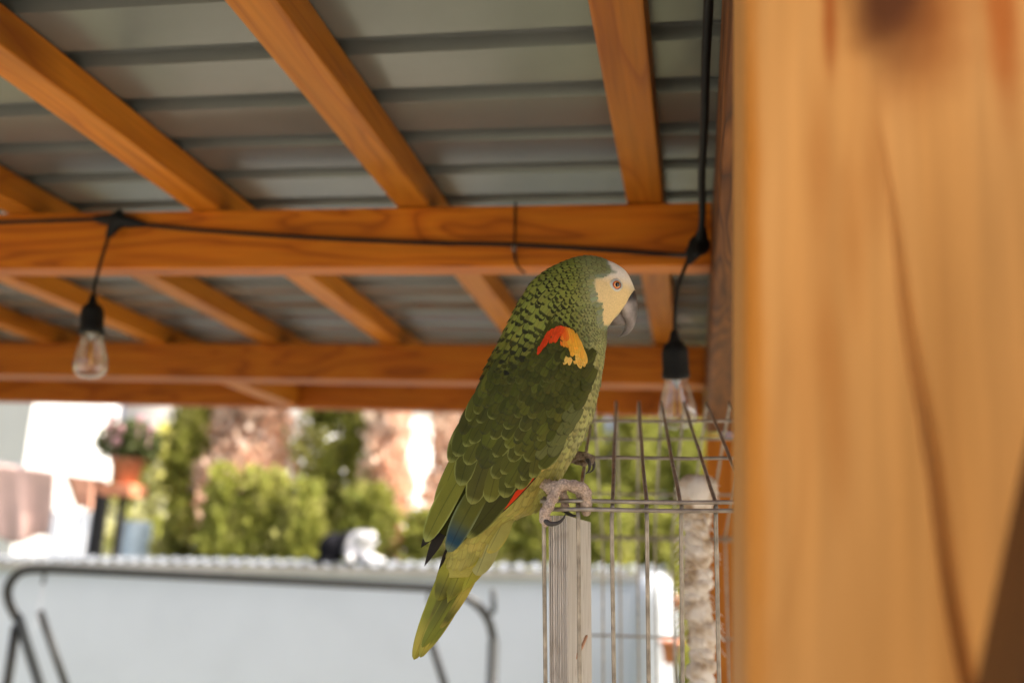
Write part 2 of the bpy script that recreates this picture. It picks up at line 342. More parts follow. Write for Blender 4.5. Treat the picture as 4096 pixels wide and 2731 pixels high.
# posts
def near_post():
    x0, x1, y0, y1, z0, z1 = XR + .0036, XR + .17, .40, .55, .04, EYE + .363
    rows = sorted(set([z0, .6, 1.2, z1] + list(np.linspace(EYE - .12, EYE + .235, 60))))
    a, b_ = onY(2012, 250, .40), onY(2222, 1568, .40)
    v = []; f = []
    for z in rows:
        t = (a.z - z) / (a.z - b_.z)
        gx = a.x + (b_.x - a.x) * min(max(t, 0), 1.25) + .0006 * math.sin(z * 60); hw = .0036 * min(max(t * 2.2, 0), 1) + .00005
        if t > 1.25: hw = .00005
        dp = .006 * min(max(t * 1.5, 0), 1) + .00001
        if t > 1.25: dp = .00001
        r = .006
        ring = [(x0, y1 - r), (x0, y0 + r), (x0 + r * .3, y0 + r * .3), (x0 + r, y0), (gx - hw, y0), (gx - hw * .35, y0 + dp), (gx + hw * .35, y0 + dp), (gx + hw, y0), (x1 - r, y0), (x1 - r * .3, y0 + r * .3), (x1, y0 + r), (x1, y1 - r), (x1 - r, y1), (x0 + r, y1)]
        v += [(p[0], p[1], z) for p in ring]
    n = 14
    for i in range(len(rows) - 1):
        for k in range(n): f.append((i * n + k, i * n + (k + 1) % n, (i + 1) * n + (k + 1) % n, (i + 1) * n + k))
    f.append(tuple(range(n))[::-1]); f.append(tuple((len(rows) - 1) * n + k for k in range(n)))
    # local x along the grain (vertical)
    c = Vector((x0 + .085, y0 + .075, 1.0)); rot = Matrix(((0, 0, -1), (0, 1, 0), (1, 0, 0)))
    me = mesh('post', [rot.transposed() @ (Vector(p) - c) for p in v], f)
    o = link('post', me, None, perg, Matrix.Translation(c) @ rot.to_4x4())
    # its own stained patches: a burnt dark knot high up, an orange stained left arris, soft streaks
    m = M['post'].copy(); m.name = 'planed_post_near'; nt = m.node_tree; N = nt.nodes; L = nt.links; bs = N['Principled BSDF']; bs.inputs['Specular IOR Level'].default_value = .08
    src = bs.inputs['Base Color'].links[0].from_socket
    tc = N.new('ShaderNodeTexCoord')
    def spot(center, sv, r0, r1, col, amount, src):
        mp = N.new('ShaderNodeVectorMath'); mp.operation = 'SUBTRACT'; L.new(tc.outputs['Object'], mp.inputs[0]); mp.inputs[1].default_value = center
        s2 = N.new('ShaderNodeVectorMath'); s2.operation = 'MULTIPLY'; L.new(mp.outputs[0], s2.inputs[0]); s2.inputs[1].default_value = sv
        nz = N.new('ShaderNodeTexNoise'); nz.inputs['Scale'].default_value = 40; L.new(tc.outputs['Object'], nz.inputs['Vector'])
        ln = N.new('ShaderNodeVectorMath'); ln.operation = 'LENGTH'; L.new(s2.outputs[0], ln.inputs[0])
        ad = N.new('ShaderNodeMath'); ad.operation = 'MULTIPLY_ADD'; L.new(nz.outputs[0], ad.inputs[0]); ad.inputs[1].default_value = .5; L.new(ln.outputs[1 if len(ln.outputs) > 1 and ln.outputs[1].enabled else 0], ad.inputs[2])
        mr = N.new('ShaderNodeMapRange'); mr.interpolation_type = 'SMOOTHSTEP'; mr.inputs[1].default_value = r0 + .25; mr.inputs[2].default_value = r1 + .25; mr.inputs[3].default_value = amount; mr.inputs[4].default_value = 0; L.new(ad.outputs[0], mr.inputs[0])
        mx = N.new('ShaderNodeMix'); mx.data_type = 'RGBA'; L.new(mr.outputs[0], mx.inputs[0]); L.new(src, mx.inputs[6]); mx.inputs[7].default_value = (*col, 1); return mx.outputs[2]
    def loc(px, py): return tuple(rot.transposed() @ (onY(px, py, .40) - c))
    src = spot(loc(2095, 10), (20, 80, 34), .15, 1.3, (.30, .085, .012), .85, src)
    src = spot(loc(2040, -25), (24, 80, 52), .2, 1.3, (.075, .022, .006), .9, src)
    src = spot(loc(1905, 15), (24, 80, 230), .2, 1.1, (.32, .075, .010), .85, src)
    src = spot(loc(2300, 0), (14, 80, 110), .2, 1.1, (.40, .10, .010), .85, src)
    src = spot(loc(1722, 500), (6, 80, 190), .2, 1.3, (.55, .19, .02), .85, src)
    src = spot(loc(1735, 1100), (9, 80, 170), .2, 1.3, (.55, .21, .03), .7, src)
    for px, py in ((1880, 380), (1900, 800), (1960, 560), (1925, 990), (2010, 380)):
        src = spot(loc(px, py), (24, 80, 150), .1, 1.2, (.44, .17, .035), .5, src)
    L.new(src, bs.inputs['Base Color'])
    me.materials.append(m)
near_post()
fp = onY(1619, 1100, 2.87)
box('post', (fp.x, 2.864, .04), (fp.x + .14, 3.0, EYE + .364), M['rafter'], perg, bev=.006)
box('post', (-3.15, 2.92, .04), (-3.01, 3.05, Z1), M['rafter'], perg, bev=.006)
box('post', (1.45, 2.92, .04), (1.59, 3.05, Z1), M['rafter'], perg, bev=.006)
box('post', (1.45, .40, .04), (1.59, .54, Z1), M['rafter'], perg, bev=.006)
# ribbed roof sheets: ribs run across, along x
def roof_sheets():
    pitch = .124; y = .993 - 4 * pitch; prof = []
    for k in range(21):
        yy = y + k * pitch; g = .015
        prof += [(yy - .028, 0), (yy - .024, g), (yy + .008, g), (yy + .012, 0)]
    cuts = [0, 6 * 4 + 4, 12 * 4 + 4, len(prof)]
    for i in range(3):
        seg = prof[max(cuts[i] - 4, 0):cuts[i + 1]]; z = ZR + .0012 + (.0014 if i % 2 else 0)
        v = []; f = []
        for (py, pz) in seg:
            v += [(-3.4, py, z + pz), (1.9, py, z + pz), (-3.4, py, z + pz + .0007), (1.9, py, z + pz + .0007)]
        for k in range(len(seg) - 1):
            a = 4 * k; f += [(a, a + 1, a + 5, a + 4), (a + 2, a + 6, a + 7, a + 3)]
        link('roof_sheet', mesh('roof_sheet', v, f), M['sheet'], perg)
roof_sheets()

br = empty('dark_standin', onY(2200, 1568, .34) - Vector((0, 0, 1.4)))  # dark slanting bar added as stand-in for a dark patch by the post
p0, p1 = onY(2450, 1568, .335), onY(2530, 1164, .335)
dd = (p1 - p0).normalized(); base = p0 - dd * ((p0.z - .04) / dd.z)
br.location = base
tag(br, 'dark brown slanting bar added in place of a dark patch beside the thick pale front post', 'standin_bar')
bar('standin_bar', base + dd * .004, p1 + dd * .2, .036, .06, M['dark_standin'], br, bev=.006, up=(0, -1, 0))

# ------------------------------------------------------------------ string light
sl = empty('string_light', q(1607, 560, 1.32))
tag(sl, 'black cable light string with clear bulbs tied along the first cross beam', 'string light')
YB = 1.38 - .007
def bY(x, y, o=0): return onY(x, y, YB - o)
j1, j2 = bY(270, 506, .008), q(1606, 563, 1.325)
bm = bmesh.new()
add_tube(bm, smooth_path([bY(-320, 530), bY(-120, 518), bY(0, 511), bY(150, 506), bY(240, 504), j1], 6), .0034, 8)
add_tube(bm, smooth_path([j1, bY(330, 516), bY(480, 530), bY(700, 545), bY(960, 557), bY(1180, 562), bY(1400, 575), bY(1520, 583), q(1580, 584, 1.33), j2], 6), .0034, 8)
add_tube(bm, smooth_path([j2, q(1613, 500, 1.28), q(1612, 400, 1.20), q(1618, 280, 1.09), q(1621, 150, .99), q(1628, 0, .90), q(1634, -160, .80)], 6), .0045, 8)
link('cable', bm_mesh('cable', bm), M['cable'], sl, smooth=True)
def junction(p, ends):
    bm = bmesh.new()
    bmesh.ops.create_uvsphere(bm, u_segments=12, v_segments=8, radius=.015, matrix=Matrix.Translation(p) @ Matrix.Diagonal((1, .75, 1, 1)))
    for e in ends: add_tube(bm, [p, p + (e - p) * .55, e], [.012, .0085, .0042], 8)
    me = fuse('junction_box', bm, .0012, 1); link('junction_box', me, M['cable'], sl, smooth=True)
junction(j1, [bY(215, 503), bY(335, 517), bY(247, 545, .01), bY(275, 484)])
junction(j2, [q(1580, 605, 1.32), q(1616, 520, 1.32), q(1577, 583, 1.325), q(1600, 585, 1.31)])
def bulb(cord, top, axis_bottom, depth):
    bm = bmesh.new(); add_tube(bm, smooth_path(cord, 6), .0026, 8); link('drop_cord', bm_mesh('drop_cord', bm), M['cable'], sl, smooth=True)
    z = (top - axis_bottom).normalized()
    mt = Matrix.Translation(top) @ z.to_track_quat('Z', 'Y').to_matrix().to_4x4()
    so = lathe('socket', [(0, .012), (.0045, .012), (.006, .004), (.0075, -.001), (.0135, -.006), (.0165, -.012), (.0172, -.018), (.0172, -.040), (.0180, -.042), (.0182, -.050), (.0165, -.0505), (.0150, -.049), (0, -.047)], M['cable'], sl, matrix=mt)
    prof = [(.0125, -.046), (.0140, -.052), (.0165, -.060), (.0205, -.074), (.0240, -.088), (.0252, -.097), (.0240, -.105), (.0205, -.1115), (.0150, -.1155), (.0075, -.1175), (0, -.118)]
    g = lathe('bulb', prof, M['glass'], sl, seg=40, matrix=mt)
    bm = bmesh.new()
    for k in range(2):
        a = k * math.pi + .5; add_tube(bm, [(.0034 * math.cos(a), .0034 * math.sin(a), -.060), (.0046 * math.cos(a), .0046 * math.sin(a), -.098)], .0015, 8)
    f = link('filament', bm_mesh('filament', bm), M['filament'], None, smooth=True); f.parent = g
    s = lathe('stem', [(0, -.046), (.008, -.047), (.0065, -.052), (.003, -.058), (.0012, -.064), (0, -.065)], M['tank'], None, seg=14); s.parent = g
    c = lathe('screw_cap', [(.0122, -.0465), (.0126, -.0505), (.0118, -.052)], M['chrome'], None, seg=20); c.parent = g
bulb([bY(250, 540, .012), bY(232, 600, .02), bY(219, 650, .025), bY(214, 688, .03)], bY(213, 695, .03), bY(208, 840, .03), 1.42)
bulb([q(1578, 603, 1.32), q(1560, 650, 1.31), q(1551, 700, 1.305), q(1549, 770, 1.30)], q(1549, 780, 1.30), q(1557, 966, 1.305), 1.3)
tie = empty('cable_tie', bY(1183, 470)); tag(tie, 'thin black cable tie strapped round the first cross beam', 'cable tie')
bm = bmesh.new()
add_tube(bm, smooth_path([onY(1186, 466, 1.40), onY(1184, 469, 1.3775), onY(1183, 500, 1.3765), onY(1182, 545, 1.368), onY(1181, 562, 1.366), onY(1181, 580, 1.370)], 4), .0016, 6)
add_tube(bm, smooth_path([onY(1181, 575, 1.37), onY(1184, 596, 1.372), onY(1190, 613, 1.37), onY(1205, 627, 1.36)], 4), [.0022] * 5 + [.0016] * 8, 6)
link('strap', bm_mesh('strap', bm), M['cable'], tie, smooth=True)
bm = bmesh.new(); bm_box(bm, onY(1181, 571, 1.371), (.005, .006, .009)); bevel_all(bm, .001); link('buckle', bm_mesh('buckle', bm), M['canvas'], tie)

# ------------------------------------------------------------------ bird cage (weld-mesh, gabled)
CO = at(2312, 2020, .80)
cXr = Vector((math.cos(.0664), math.sin(.0664), math.tan(.0344))).normalized()
cYr = Vector((-math.sin(.0666), math.cos(.0666), -.0011)).normalized()
cZr = cXr.cross(cYr).normalized(); SP = .0273
def cg(n, y, z): return CO + cXr * (n * SP) + cYr * y + cZr * z
ZB = -(CO.z - .05)
cage = empty('bird_cage', cg(5, .4, ZB)); tag(cage, 'galvanised wire aviary cage with a gabled mesh top and grey corner plank', 'cage')
WR = .00172
def cpath(n, slope=True):
    fr = [cg(n, .03, ZB), cg(n, .03, -.6), cg(n, .0245, -.14), cg(n, .003, -.012), cg(n, 0, 0)]
    if not slope: return fr + [cg(n, .002, .006)]
    up = [cg(n, .404 * t, .1455 * t) for t in (.02, .15, .3, .45, .6, .75, .9, .985)] + [cg(n, .404, .1475)]
    dn = [cg(n, .808 - .404 * t, -.0035 + .149 * t) for t in (.985, .8, .6, .4, .2, .02)] + [cg(n, .808, -.0035), cg(n, .806, -.1), cg(n, .80, -.6), cg(n, .80, ZB)]
    return fr + up + dn
for n in range(-1, 13):
    rr = random.Random(n); pts = cpath(n, n >= 0); pts = [p + Vector((rr.uniform(-1, 1), rr.uniform(-1, 1), rr.uniform(-1, 1))) * .0005 for p in pts]
    tube('wire', pts, WR, M['wire'], cage, 8)
    if n < 0:
        tube('wire', [cg(n, .806, -.0), cg(n, .806, -.1), cg(n, .80, -.6), cg(n, .80, ZB)], WR, M['wire'], cage, 8)
def rowwire(y, z, n0=-1, n1=12.3, r=WR):
    tube('cross_wire', [cg(n0 + (n1 - n0) * k / 10, y, z + .0004 * math.sin(k * 1.7)) for k in range(11)], r, M['wire'], cage, 8)
rowwire(-.0032, .0030, -1.1); rowwire(-.0030, -.0036, -1.1)
for t in (.40, .80): rowwire(.404 * t + .0012, .1455 * t - .0034, -.05)
for t in (.80, .40): rowwire(.808 - .404 * t, -.0035 + .149 * t - .0034, -1.05)
rowwire(.8115, -.0030, -1.1); rowwire(.8115, -.0075, -1.1)
rowwire(.806, -.155, -1.1)
for z in (-.40, -.65, -.9, -1.15, ZB + .01): rowwire(.8035, z, -1.1); rowwire(.0335, z, -1.1)
# weathered corner plank: narrow edge to the front, wide face running back
pA = cg(-1, .004, 0)
bm = bmesh.new(); L_ = .95; prof = []
nr = 9
rk = random.Random(9)
for k in range(nr):                                   # weathered, furrowed front edge
    x = -.0005 + .0155 * (k + rk.uniform(-.28, .28) * (k > 0)) / nr; prof += [(x, .0004 + .0009 * rk.random()), (x + .0155 / nr * .25, -.0010), (x + .0155 / nr * .6, -.0008)]
prof += [(.015, 0), (.029, .130), (.013, .130)]
ztop = -.008
vs = [[bm.verts.new(cg(-1, 0, z) + cXr * (x + .0035) + cYr * (y + .006 + (.0245 * min(1, -z / .14))) + cZr * 0) for (x, y) in prof] for z in (ztop, -.06, -.14, -.5, ZB)]
for a, b_ in zip(vs, vs[1:]):
    for k in range(len(prof)): bm.faces.new((a[k], a[(k + 1) % len(prof)], b_[(k + 1) % len(prof)], b_[k]))
bm.faces.new(vs[0]); bm.faces.new(vs[-1][::-1])
me = bm_mesh('corner_plank', bm); rot = Matrix(((0, 0, -1), (0, 1, 0), (1, 0, 0))); c0 = cg(-1, .07, -.3)
me.transform(Matrix.Translation(c0).inverted()); me.transform(rot.transposed().to_4x4())
pl = link('corner_plank', me, M['plank'], cage, Matrix.Translation(c0) @ rot.to_4x4())
for f_ in me.polygons: f_.use_smooth = False
tw = tube('twig', smooth_path([q(1347, 1460, .86), q(1334, 1490, .845), q(1310, 1530, .835), q(1283, 1572, .826), q(1250, 1640, .83)], 5), .0013, M['twig'])
tag(tw, 'thin peach coloured twig stuck through the cage beside the corner plank', 'twig')

# rope perch standing in the cage
def rope_perch():
    pts = smooth_path([q(1602, 1118, 1.16), q(1600, 1180, 1.16), q(1602, 1290, 1.16), q(1600, 1380, 1.16), q(1612, 1450, 1.16), q(1611, 1570, 1.16), q(1612, 1800, 1.16), q(1612, 2400, 1.16)], 22)
    e = empty('rope_perch', Vector((pts[-1].x, pts[-1].y, .05))); pts[-1].z = .05
    tag(e, 'thick cream cotton rope perch standing upright inside the wire cage', 'rope perch')
    tube('core', [p.copy() for p in pts], .0085, M['ropecore'], e, 10)
    for s in range(3):
        bm = bmesh.new(); P = []; Rr = []
        for i, p in enumerate(pts):
            a = i * .5 + s * 2 * math.pi / 3; R_ = .0098 + .0016 * math.sin(i * .9 + s)
            P.append(p + Vector((math.cos(a) * R_, math.sin(a) * R_, 0))); Rr.append(.0062 + .0020 * math.sin(i * 1.55 + s * 2.1) + .001 * math.sin(i * .37))
        add_tube(bm, P, Rr, 10); link('strand', bm_mesh('strand', bm), M['rope'], e, smooth=True)
    bm = bmesh.new()
    for k in range(5):
        p = q(1602 + (k - 2) * 9, 1128 + (k % 2) * 12, 1.16 + .012 * math.sin(k * 2)); bmesh.ops.create_icosphere(bm, subdivisions=2, radius=.0155, matrix=Matrix.Translation(p) @ Matrix.Diagonal((1, 1, 1.35, 1)))
    me = fuse('knot', bm, .003, 2); link('knot', me, M['rope'], e, smooth=True)
    r2 = random.Random(3); bm = bmesh.new()
    for k in range(170):
        p = pts[r2.randrange(0, len(pts) * 6 // 10)]; a = r2.uniform(0, 6.28); d = Vector((math.cos(a), math.sin(a), r2.uniform(-.6, .5)))
        add_tube(bm, [p + d * .014, p + d * .021 + Vector((0, 0, -.002)), p + d * .027 + Vector((0, 0, -.008))], .0005, 3)
    tag(link('loose_fibres', bm_mesh('loose_fibres', bm), M['rope'], e), kind='stuff')
rope_perch()

# ------------------------------------------------------------------ parrot
D0 = .835; KP = D0 / F
def pw(p):                                            # (photo x, photo y, px towards the camera) -> world
    return at(p[0], p[1], D0 - p[2] * KP)
parrot = empty('parrot', at(2200, 2010, .80))
tag(parrot, 'green amazon parrot with yellow face and red shoulder perched on the wire cage', 'parrot')
SEC = [  # back outline, front outline, half thickness
    ((2541, 1160), (2452, 1290), 46), ((2502, 1083), (2428, 1312), 86), ((2428, 1040), (2425, 1340), 106), ((2336, 1024), (2424, 1366), 118),
    ((2229, 1059), (2421, 1385), 126), ((2140, 1118), (2416, 1404), 132), ((2087, 1195), (2411, 1432), 142), ((2041, 1283), (2405, 1465), 160),
    ((1995, 1378), (2397, 1510), 182), ((1940, 1490), (2384, 1586), 200), ((1905, 1590), (2365, 1660), 206), ((1880, 1690), (2336, 1732), 204),
    ((1862, 1790), (2303, 1796), 196), ((1846, 1880), (2262, 1868), 182), ((1832, 1960), (2210, 1950), 158), ((1818, 2040), (2150, 2035), 128),
    ((1806, 2110), (2060, 2072), 100), ((1795, 2180), (1975, 2152), 78), ((1785, 2250), (1942, 2226), 58), ((1778, 2310), (1890, 2306), 40)]
SL = np.array([s[0] for s in SEC], float); SR = np.array([s[1] for s in SEC], float); SW = np.array([s[2] for s in SEC], float)
def crom(A, u):
    n = len(A) - 1; i = int(min(max(math.floor(u), 0), n - 1)); t = u - i
    a, b, c, d = A[max(i - 1, 0)], A[i], A[i + 1], A[min(i + 2, n)]
    return .5 * (2 * b + (c - a) * t + (2 * a - 5 * b + 4 * c - d) * t * t + (3 * b - a - 3 * c + d) * t ** 3)
def surf(u, a):                                       # a: 0 back, pi/2 near side, pi front, 3pi/2 far side
    l, r, w = crom(SL, u), crom(SR, u), crom(SW, u)
    c = (l + r) / 2; h = (l - r) / 2; ca, sa = math.cos(a), math.sin(a)
    return np.array([c[0] + h[0] * ca, c[1] + h[1] * ca, w * math.copysign(abs(sa) ** .92, sa)])
def surf_n(u, a):
    e = 1e-3; du = surf(min(u + e, 19), a) - surf(max(u - e, 0), a); da = surf(u, a + e) - surf(u, a - e)
    n = np.cross(da, du); ln = np.linalg.norm(n)
    if ln < 1e-9: return np.array([0, 0, 1.])
    n /= ln
    l, r = crom(SL, u), crom(SR, u); c = np.array([*((l + r) / 2), 0])
    return n if np.dot(n, surf(u, a) - c) > 0 else -n
def poly_sd(P, x, y):                                 # signed distance to polygon, + inside
    P = np.asarray(P, float); inside = False; best = 1e9
    for i in range(len(P)):
        a, b = P[i], P[(i + 1) % len(P)]; d = b - a; t = max(0, min(1, ((x - a[0]) * d[0] + (y - a[1]) * d[1]) / (d @ d)))
        best = min(best, math.hypot(x - a[0] - t * d[0], y - a[1] - t * d[1]))
        if (a[1] > y) != (b[1] > y) and x < (b[0] - a[0]) * (y - a[1]) / (b[1] - a[1]) + a[0]: inside = not inside
    return best if inside else -best
c1 = lambda x, y: (1900 + x / 2.614, 950 + y / 2.614)
FACE = [c1(*p) for p in ((1375, 200), (1400, 270), (1430, 330), (1475, 362), (1400, 385), (1340, 420), (1255, 430), (1248, 500), (1258, 600), (1272, 670), (1318, 690), (1330, 740), (1322, 850), (1345, 915), (1385, 930), (1440, 900), (1500, 800), (1700, 600), (1740, 450), (1600, 250))]
def ss(x, a, b): t = min(max((x - a) / (b - a), 0), 1); return t * t * (3 - 2 * t)
def mixc(a, b, t): return tuple(x + (y - x) * t for x, y in zip(a, b))
G_NECK = lin((130, 137, 58)); G_CHEEK = lin((146, 150, 100)); G_BREAST = lin((170, 170, 106)); G_BACK = lin((88, 90, 28)); Y_BELLY = lin((168, 162, 82)); Y_FACE = lin((240, 214, 156)); W_FORE = lin((255, 248, 232)); B_EDGE = lin((150, 175, 170))
D_EDGE = lin((20, 22, 9))
def body_col(x, y):
    """plumage colour and how strongly feather tips are edged dark"""
    fx = x - np.interp(y, SR[3:16, 1], SR[3:16, 0])      # distance from the front outline (negative inside)
    g = mixc(G_NECK, G_BACK, ss(y, 1300, 1480)); e = 1.0
    ck = ss(x, 2270, 2370) * (1 - ss(y, 1380, 1460)); g = mixc(g, G_CHEEK, ck * .9); e = 1 - .35 * ck
    fr = ss(fx, -150, -40) * ss(y, 1330, 1430); g = mixc(g, G_BREAST, fr); e = e * (1 - .45 * fr)
    bl = ss(y, 1740, 1920) * ss(fx, -260, -120) ; g = mixc(g, Y_BELLY, bl); e *= 1 - .6 * bl
    ut = ss(y, 2000, 2060); g = mixc(g, Y_BELLY, ut); e *= 1 - .8 * ut
    s = poly_sd(FACE, x, y) + 4 * mnoise.noise((x * .05, y * .05, 0))
    wob = ss(s, -8, 9)
    if s > -34:
        g = mixc(g, B_EDGE, .4 * ss(s, -24, -3)); e *= 1 - .8 * ss(s, -24, 0)
    yc = mixc(Y_FACE, W_FORE, max(ss(1150 - y + (x - 2460) * .35, 0, 62), 0)); g = mixc(g, yc, wob); e *= 1 - wob
    if x > 2390: g = mixc(g, mixc(g, B_EDGE, .35), ss(x, 2505, 2535) * ss(y, 1130, 1150) * .6)
    return g, e
def build_body():
    NU, NA = 260, 96; v = []; f = []; cols = []
    for i in range(NU + 1):
        u = 19 * i / NU
        for k in range(NA):
            p = surf(u, 2 * math.pi * k / NA); v.append(pw(p)); cols.append(body_col(p[0], p[1])[0])
    for i in range(NU):
        for k in range(NA): f.append((i * NA + k, i * NA + (k + 1) % NA, (i + 1) * NA + (k + 1) % NA, (i + 1) * NA + k))
    f.append(tuple(range(NA))[::-1]); f.append(tuple(NU * NA + k for k in range(NA)))
    me = mesh('body', v, f); color_attr(me, cols)
    bm = bmesh.new(); bm.from_mesh(me); bmesh.ops.recalc_face_normals(bm, faces=bm.faces); bm.to_mesh(me); bm.free()
    return link('body', me, M['skin'], parrot, smooth=True)
body = build_body()

def feather_shape(v, pointed=0.0):
    if v < .58: w = .62 + .38 * math.sin(v / .58 * math.pi / 2)
    else: w = math.sqrt(max(0, 1 - ((v - .58) / .42) ** 2)) if not pointed else (1 - ((v - .58) / .42) ** (2 - pointed)) 
    return w
class FB:                                             # collects feathers into one mesh
    def __init__(s): s.v = []; s.f = []; s.uv = []; s.c = []; s.e = []
    def add(s, fn, hw, col, edge, nu=4, nv=7, tipcol=None, pointed=0., camber=.18, outer=None, basecol=None, ew=1.0):
        """fn(along 0..1, across in hw units, lift fraction) -> world point"""
        b0 = len(s.v)
        for j in range(nv + 1):
            v = 1 - (1 - j / nv) ** 1.6; wv = max(feather_shape(v, pointed), .02)
            for i in range(nu + 1):
                uu = -1 + 2 * i / nu
                s.v.append(fn(v, uu * wv * hw, camber * hw * (1 - uu * uu)))
                c = col
                if outer is not None: c = mixc(col, outer, ss(uu, -.1, .25))
                if basecol is not None: c = mixc(basecol, c, ss(v, .35, .65))
                if tipcol is not None: c = mixc(c, tipcol, ss(v, .62, .88))
                s.c.append(c); s.e.append(edge if tipcol is None else mixc(edge, tipcol, .35 * ss(v, .62, .88))); s.uv.append((uu * ew, v * ew))
        for j in range(nv):
            for i in range(nu):
                a = b0 + j * (nu + 1) + i; s.f.append((a, a + 1, a + nu + 2, a + nu + 1))
    def build(s, name, parent):
        me = mesh(name, s.v, s.f); color_attr(me, s.c, 'Col'); color_attr(me, s.e, 'Edge')
        ul = me.uv_layers.new(name='UVMap'); idx = np.empty(len(me.loops), dtype=np.int32); me.loops.foreach_get('vertex_index', idx)
        ul.data.foreach_set('uv', np.array(s.uv, dtype=np.float32)[idx].ravel())
        me.materials.append(M['feather'])
        o = bpy.data.objects.new(name, me); COL.objects.link(o); me.polygons.foreach_set('use_smooth', [True] * len(me.polygons))
        o.parent = parent
        if parent is parrot: o.matrix_parent_inverse = Matrix.Translation(-parrot.location)
        return o
def jit(c, a=.14):
    k = random.uniform(1 - a, 1 + a); return tuple(x * k * random.uniform(.95, 1.05) for x in c)

# body feathers: scales laid on the skin, head to tail
def body_feathers():
    single = []; rest = FB(); u = 1.2; row = 0
    while u < 18.2:
        # exposed length per row grows from cheek to breast
        size = float(np.interp(u, [1.2, 2.5, 4, 6, 8, 10, 13, 16, 18], [8, 11, 16, 28, 37, 39, 38, 38, 40]))
        su = np.linalg.norm(surf(min(u + .05, 19), math.pi / 2) - surf(u, math.pi / 2)) / .05
        # around the section
        As = np.linspace(0, 2 * math.pi, 73); P = [surf(u, a) for a in As]; cum = np.concatenate([[0], np.cumsum([np.linalg.norm(P[i + 1] - P[i]) for i in range(72)])])
        n = max(6, int(cum[-1] / (size * .92)))
        for k in range(n):
            d = (k + (.5 if row % 2 else 0) + random.uniform(-.2, .2)) / n * cum[-1] % cum[-1]
            a = float(np.interp(d, cum, As)); uu0 = u + random.uniform(-.2, .2) * size / su
            p = surf(uu0, a); x, y, z = p
            col, e = body_col(x, y)
            if poly_sd(FACE, x, y) > -8: continue
            if 9.2 < u < 15 and .25 < a < 2.05: continue            # under the near wing
            if 9.2 < u < 15 and 2 * math.pi - 2.05 < a < 2 * math.pi - .25: continue
            szf = size * random.uniform(.78, 1.22)
            # local size on this side of the body (outer side of the bend is longer)
            ua = np.linalg.norm(surf(min(uu0 + .05, 19), a) - surf(max(uu0 - .05, 0), a)) / .1
            ln = szf * 2.4; hw = szf * (.60 if u > 4 else .5)
            sa_ = np.linalg.norm(surf(uu0, a + .02) - surf(uu0, a - .02)) / .04
            lift = szf * .20; tw = random.uniform(-.22, .22)
            def fn(v, s, h, uu0=uu0, a=a, ln=ln, ua=ua, sa_=sa_, lift=lift, tw=tw):
                U = min(max(uu0 + (v - .6) * ln / max(ua, 40), .05), 18.98); A = a + (s + tw * v * ln * .4) / max(sa_, 25)
                return pw(surf(U, A) + surf_n(U, A) * (1.0 + lift * v * v + h))
            ed = mixc(col, D_EDGE, e * random.uniform(.75, .96))
            big = (6.2 < u < 9.6) and 0.15 < a < 2.4
            kw = dict(nu=4, nv=7, camber=.16, ew=1 + random.uniform(.14, .28) * e)
            if big: single.append((fn, hw, jit(col), ed, kw))
            else: rest.add(fn, hw, jit(col), ed, **dict(kw, nv=5))
        u += size * (.86 if u > 4 else 1) / su; row += 1
    for fn, hw, c, e, kw in single:
        fb = FB(); fb.add(fn, hw, c, e, **kw); fb.build('neck_feather', parrot)
    tag(rest.build('body_feathers', parrot), kind='stuff')
    return len(single)
NS = body_feathers()

# wings -------------------------------------------------------------
WA = np.array([2240., 1330.]); WB = np.array([1725., 2190.]); WL = np.linalg.norm(WB - WA); WE = (WB - WA) / WL; WN = np.array([-WE[1], WE[0]]) * -1
wl_pts = [(2150, 1300), (2050, 1390), (1990, 1465), (1932, 1545), (1879, 1653), (1836, 1730), (1812, 1830), (1792, 1897), (1759, 1983), (1721, 2064), (1694, 2136), (1698, 2172)]
wr_pts = [(2283, 1310), (2330, 1360), (2345, 1409), (2357, 1470), (2356, 1543), (2318, 1624), (2290, 1706), (2256, 1768), (2223, 1825), (2184, 1868), (2127, 1921), (2059, 1980), (1935, 2072), (1887, 2138), (1839, 2186), (1791, 2210)]
def tz(pts):
    A = np.array([((np.array(p) - WA) @ WE / WL, (np.array(p) - WA) @ WN) for p in pts]); A = A[np.argsort(A[:, 0])]; return A
WLt, WRt = tz(wl_pts), tz(wr_pts)
def wing_q(x, y):
    d = np.array([x, y]) - WA; t = float(d @ WE / WL); s = float(d @ WN)
    l = np.interp(t, WLt[:, 0], WLt[:, 1]); r = np.interp(t, WRt[:, 0], WRt[:, 1])
    return t, (s - l) / (r - l)
def wing_h(x, y):                                     # height of the folded wing above the bird's mid plane
    t, qq = wing_q(x, y)
    w = float(np.interp(t, [-.15, 0, .15, .35, .55, .75, 1.0, 1.2], [150, 186, 214, 226, 214, 172, 96, 70]))
    pr = float(np.interp(qq, [-.3, 0, .12, .3, .55, .8, 1.0, 1.25], [.30, .50, .68, .88, 1.0, .99, .90, .70]))
    return w * pr
def wing_pt(t, qq):
    l = np.interp(t, WLt[:, 0], WLt[:, 1]); r = np.interp(t, WRt[:, 0], WRt[:, 1])
    p = WA + WE * t * WL + WN * (l + (r - l) * qq); return p
GW = lin((62, 66, 15)); GW2 = lin((82, 86, 24)); GE = lin((132, 138, 70)); LIME = lin((112, 114, 36)); BLUE = lin((22, 62, 84)); RED = lin((212, 58, 14)); REDO = lin((226, 84, 14)); YEL = lin((236, 172, 48)); YEL2 = lin((238, 196, 96)); BLK = lin((24, 20, 16))
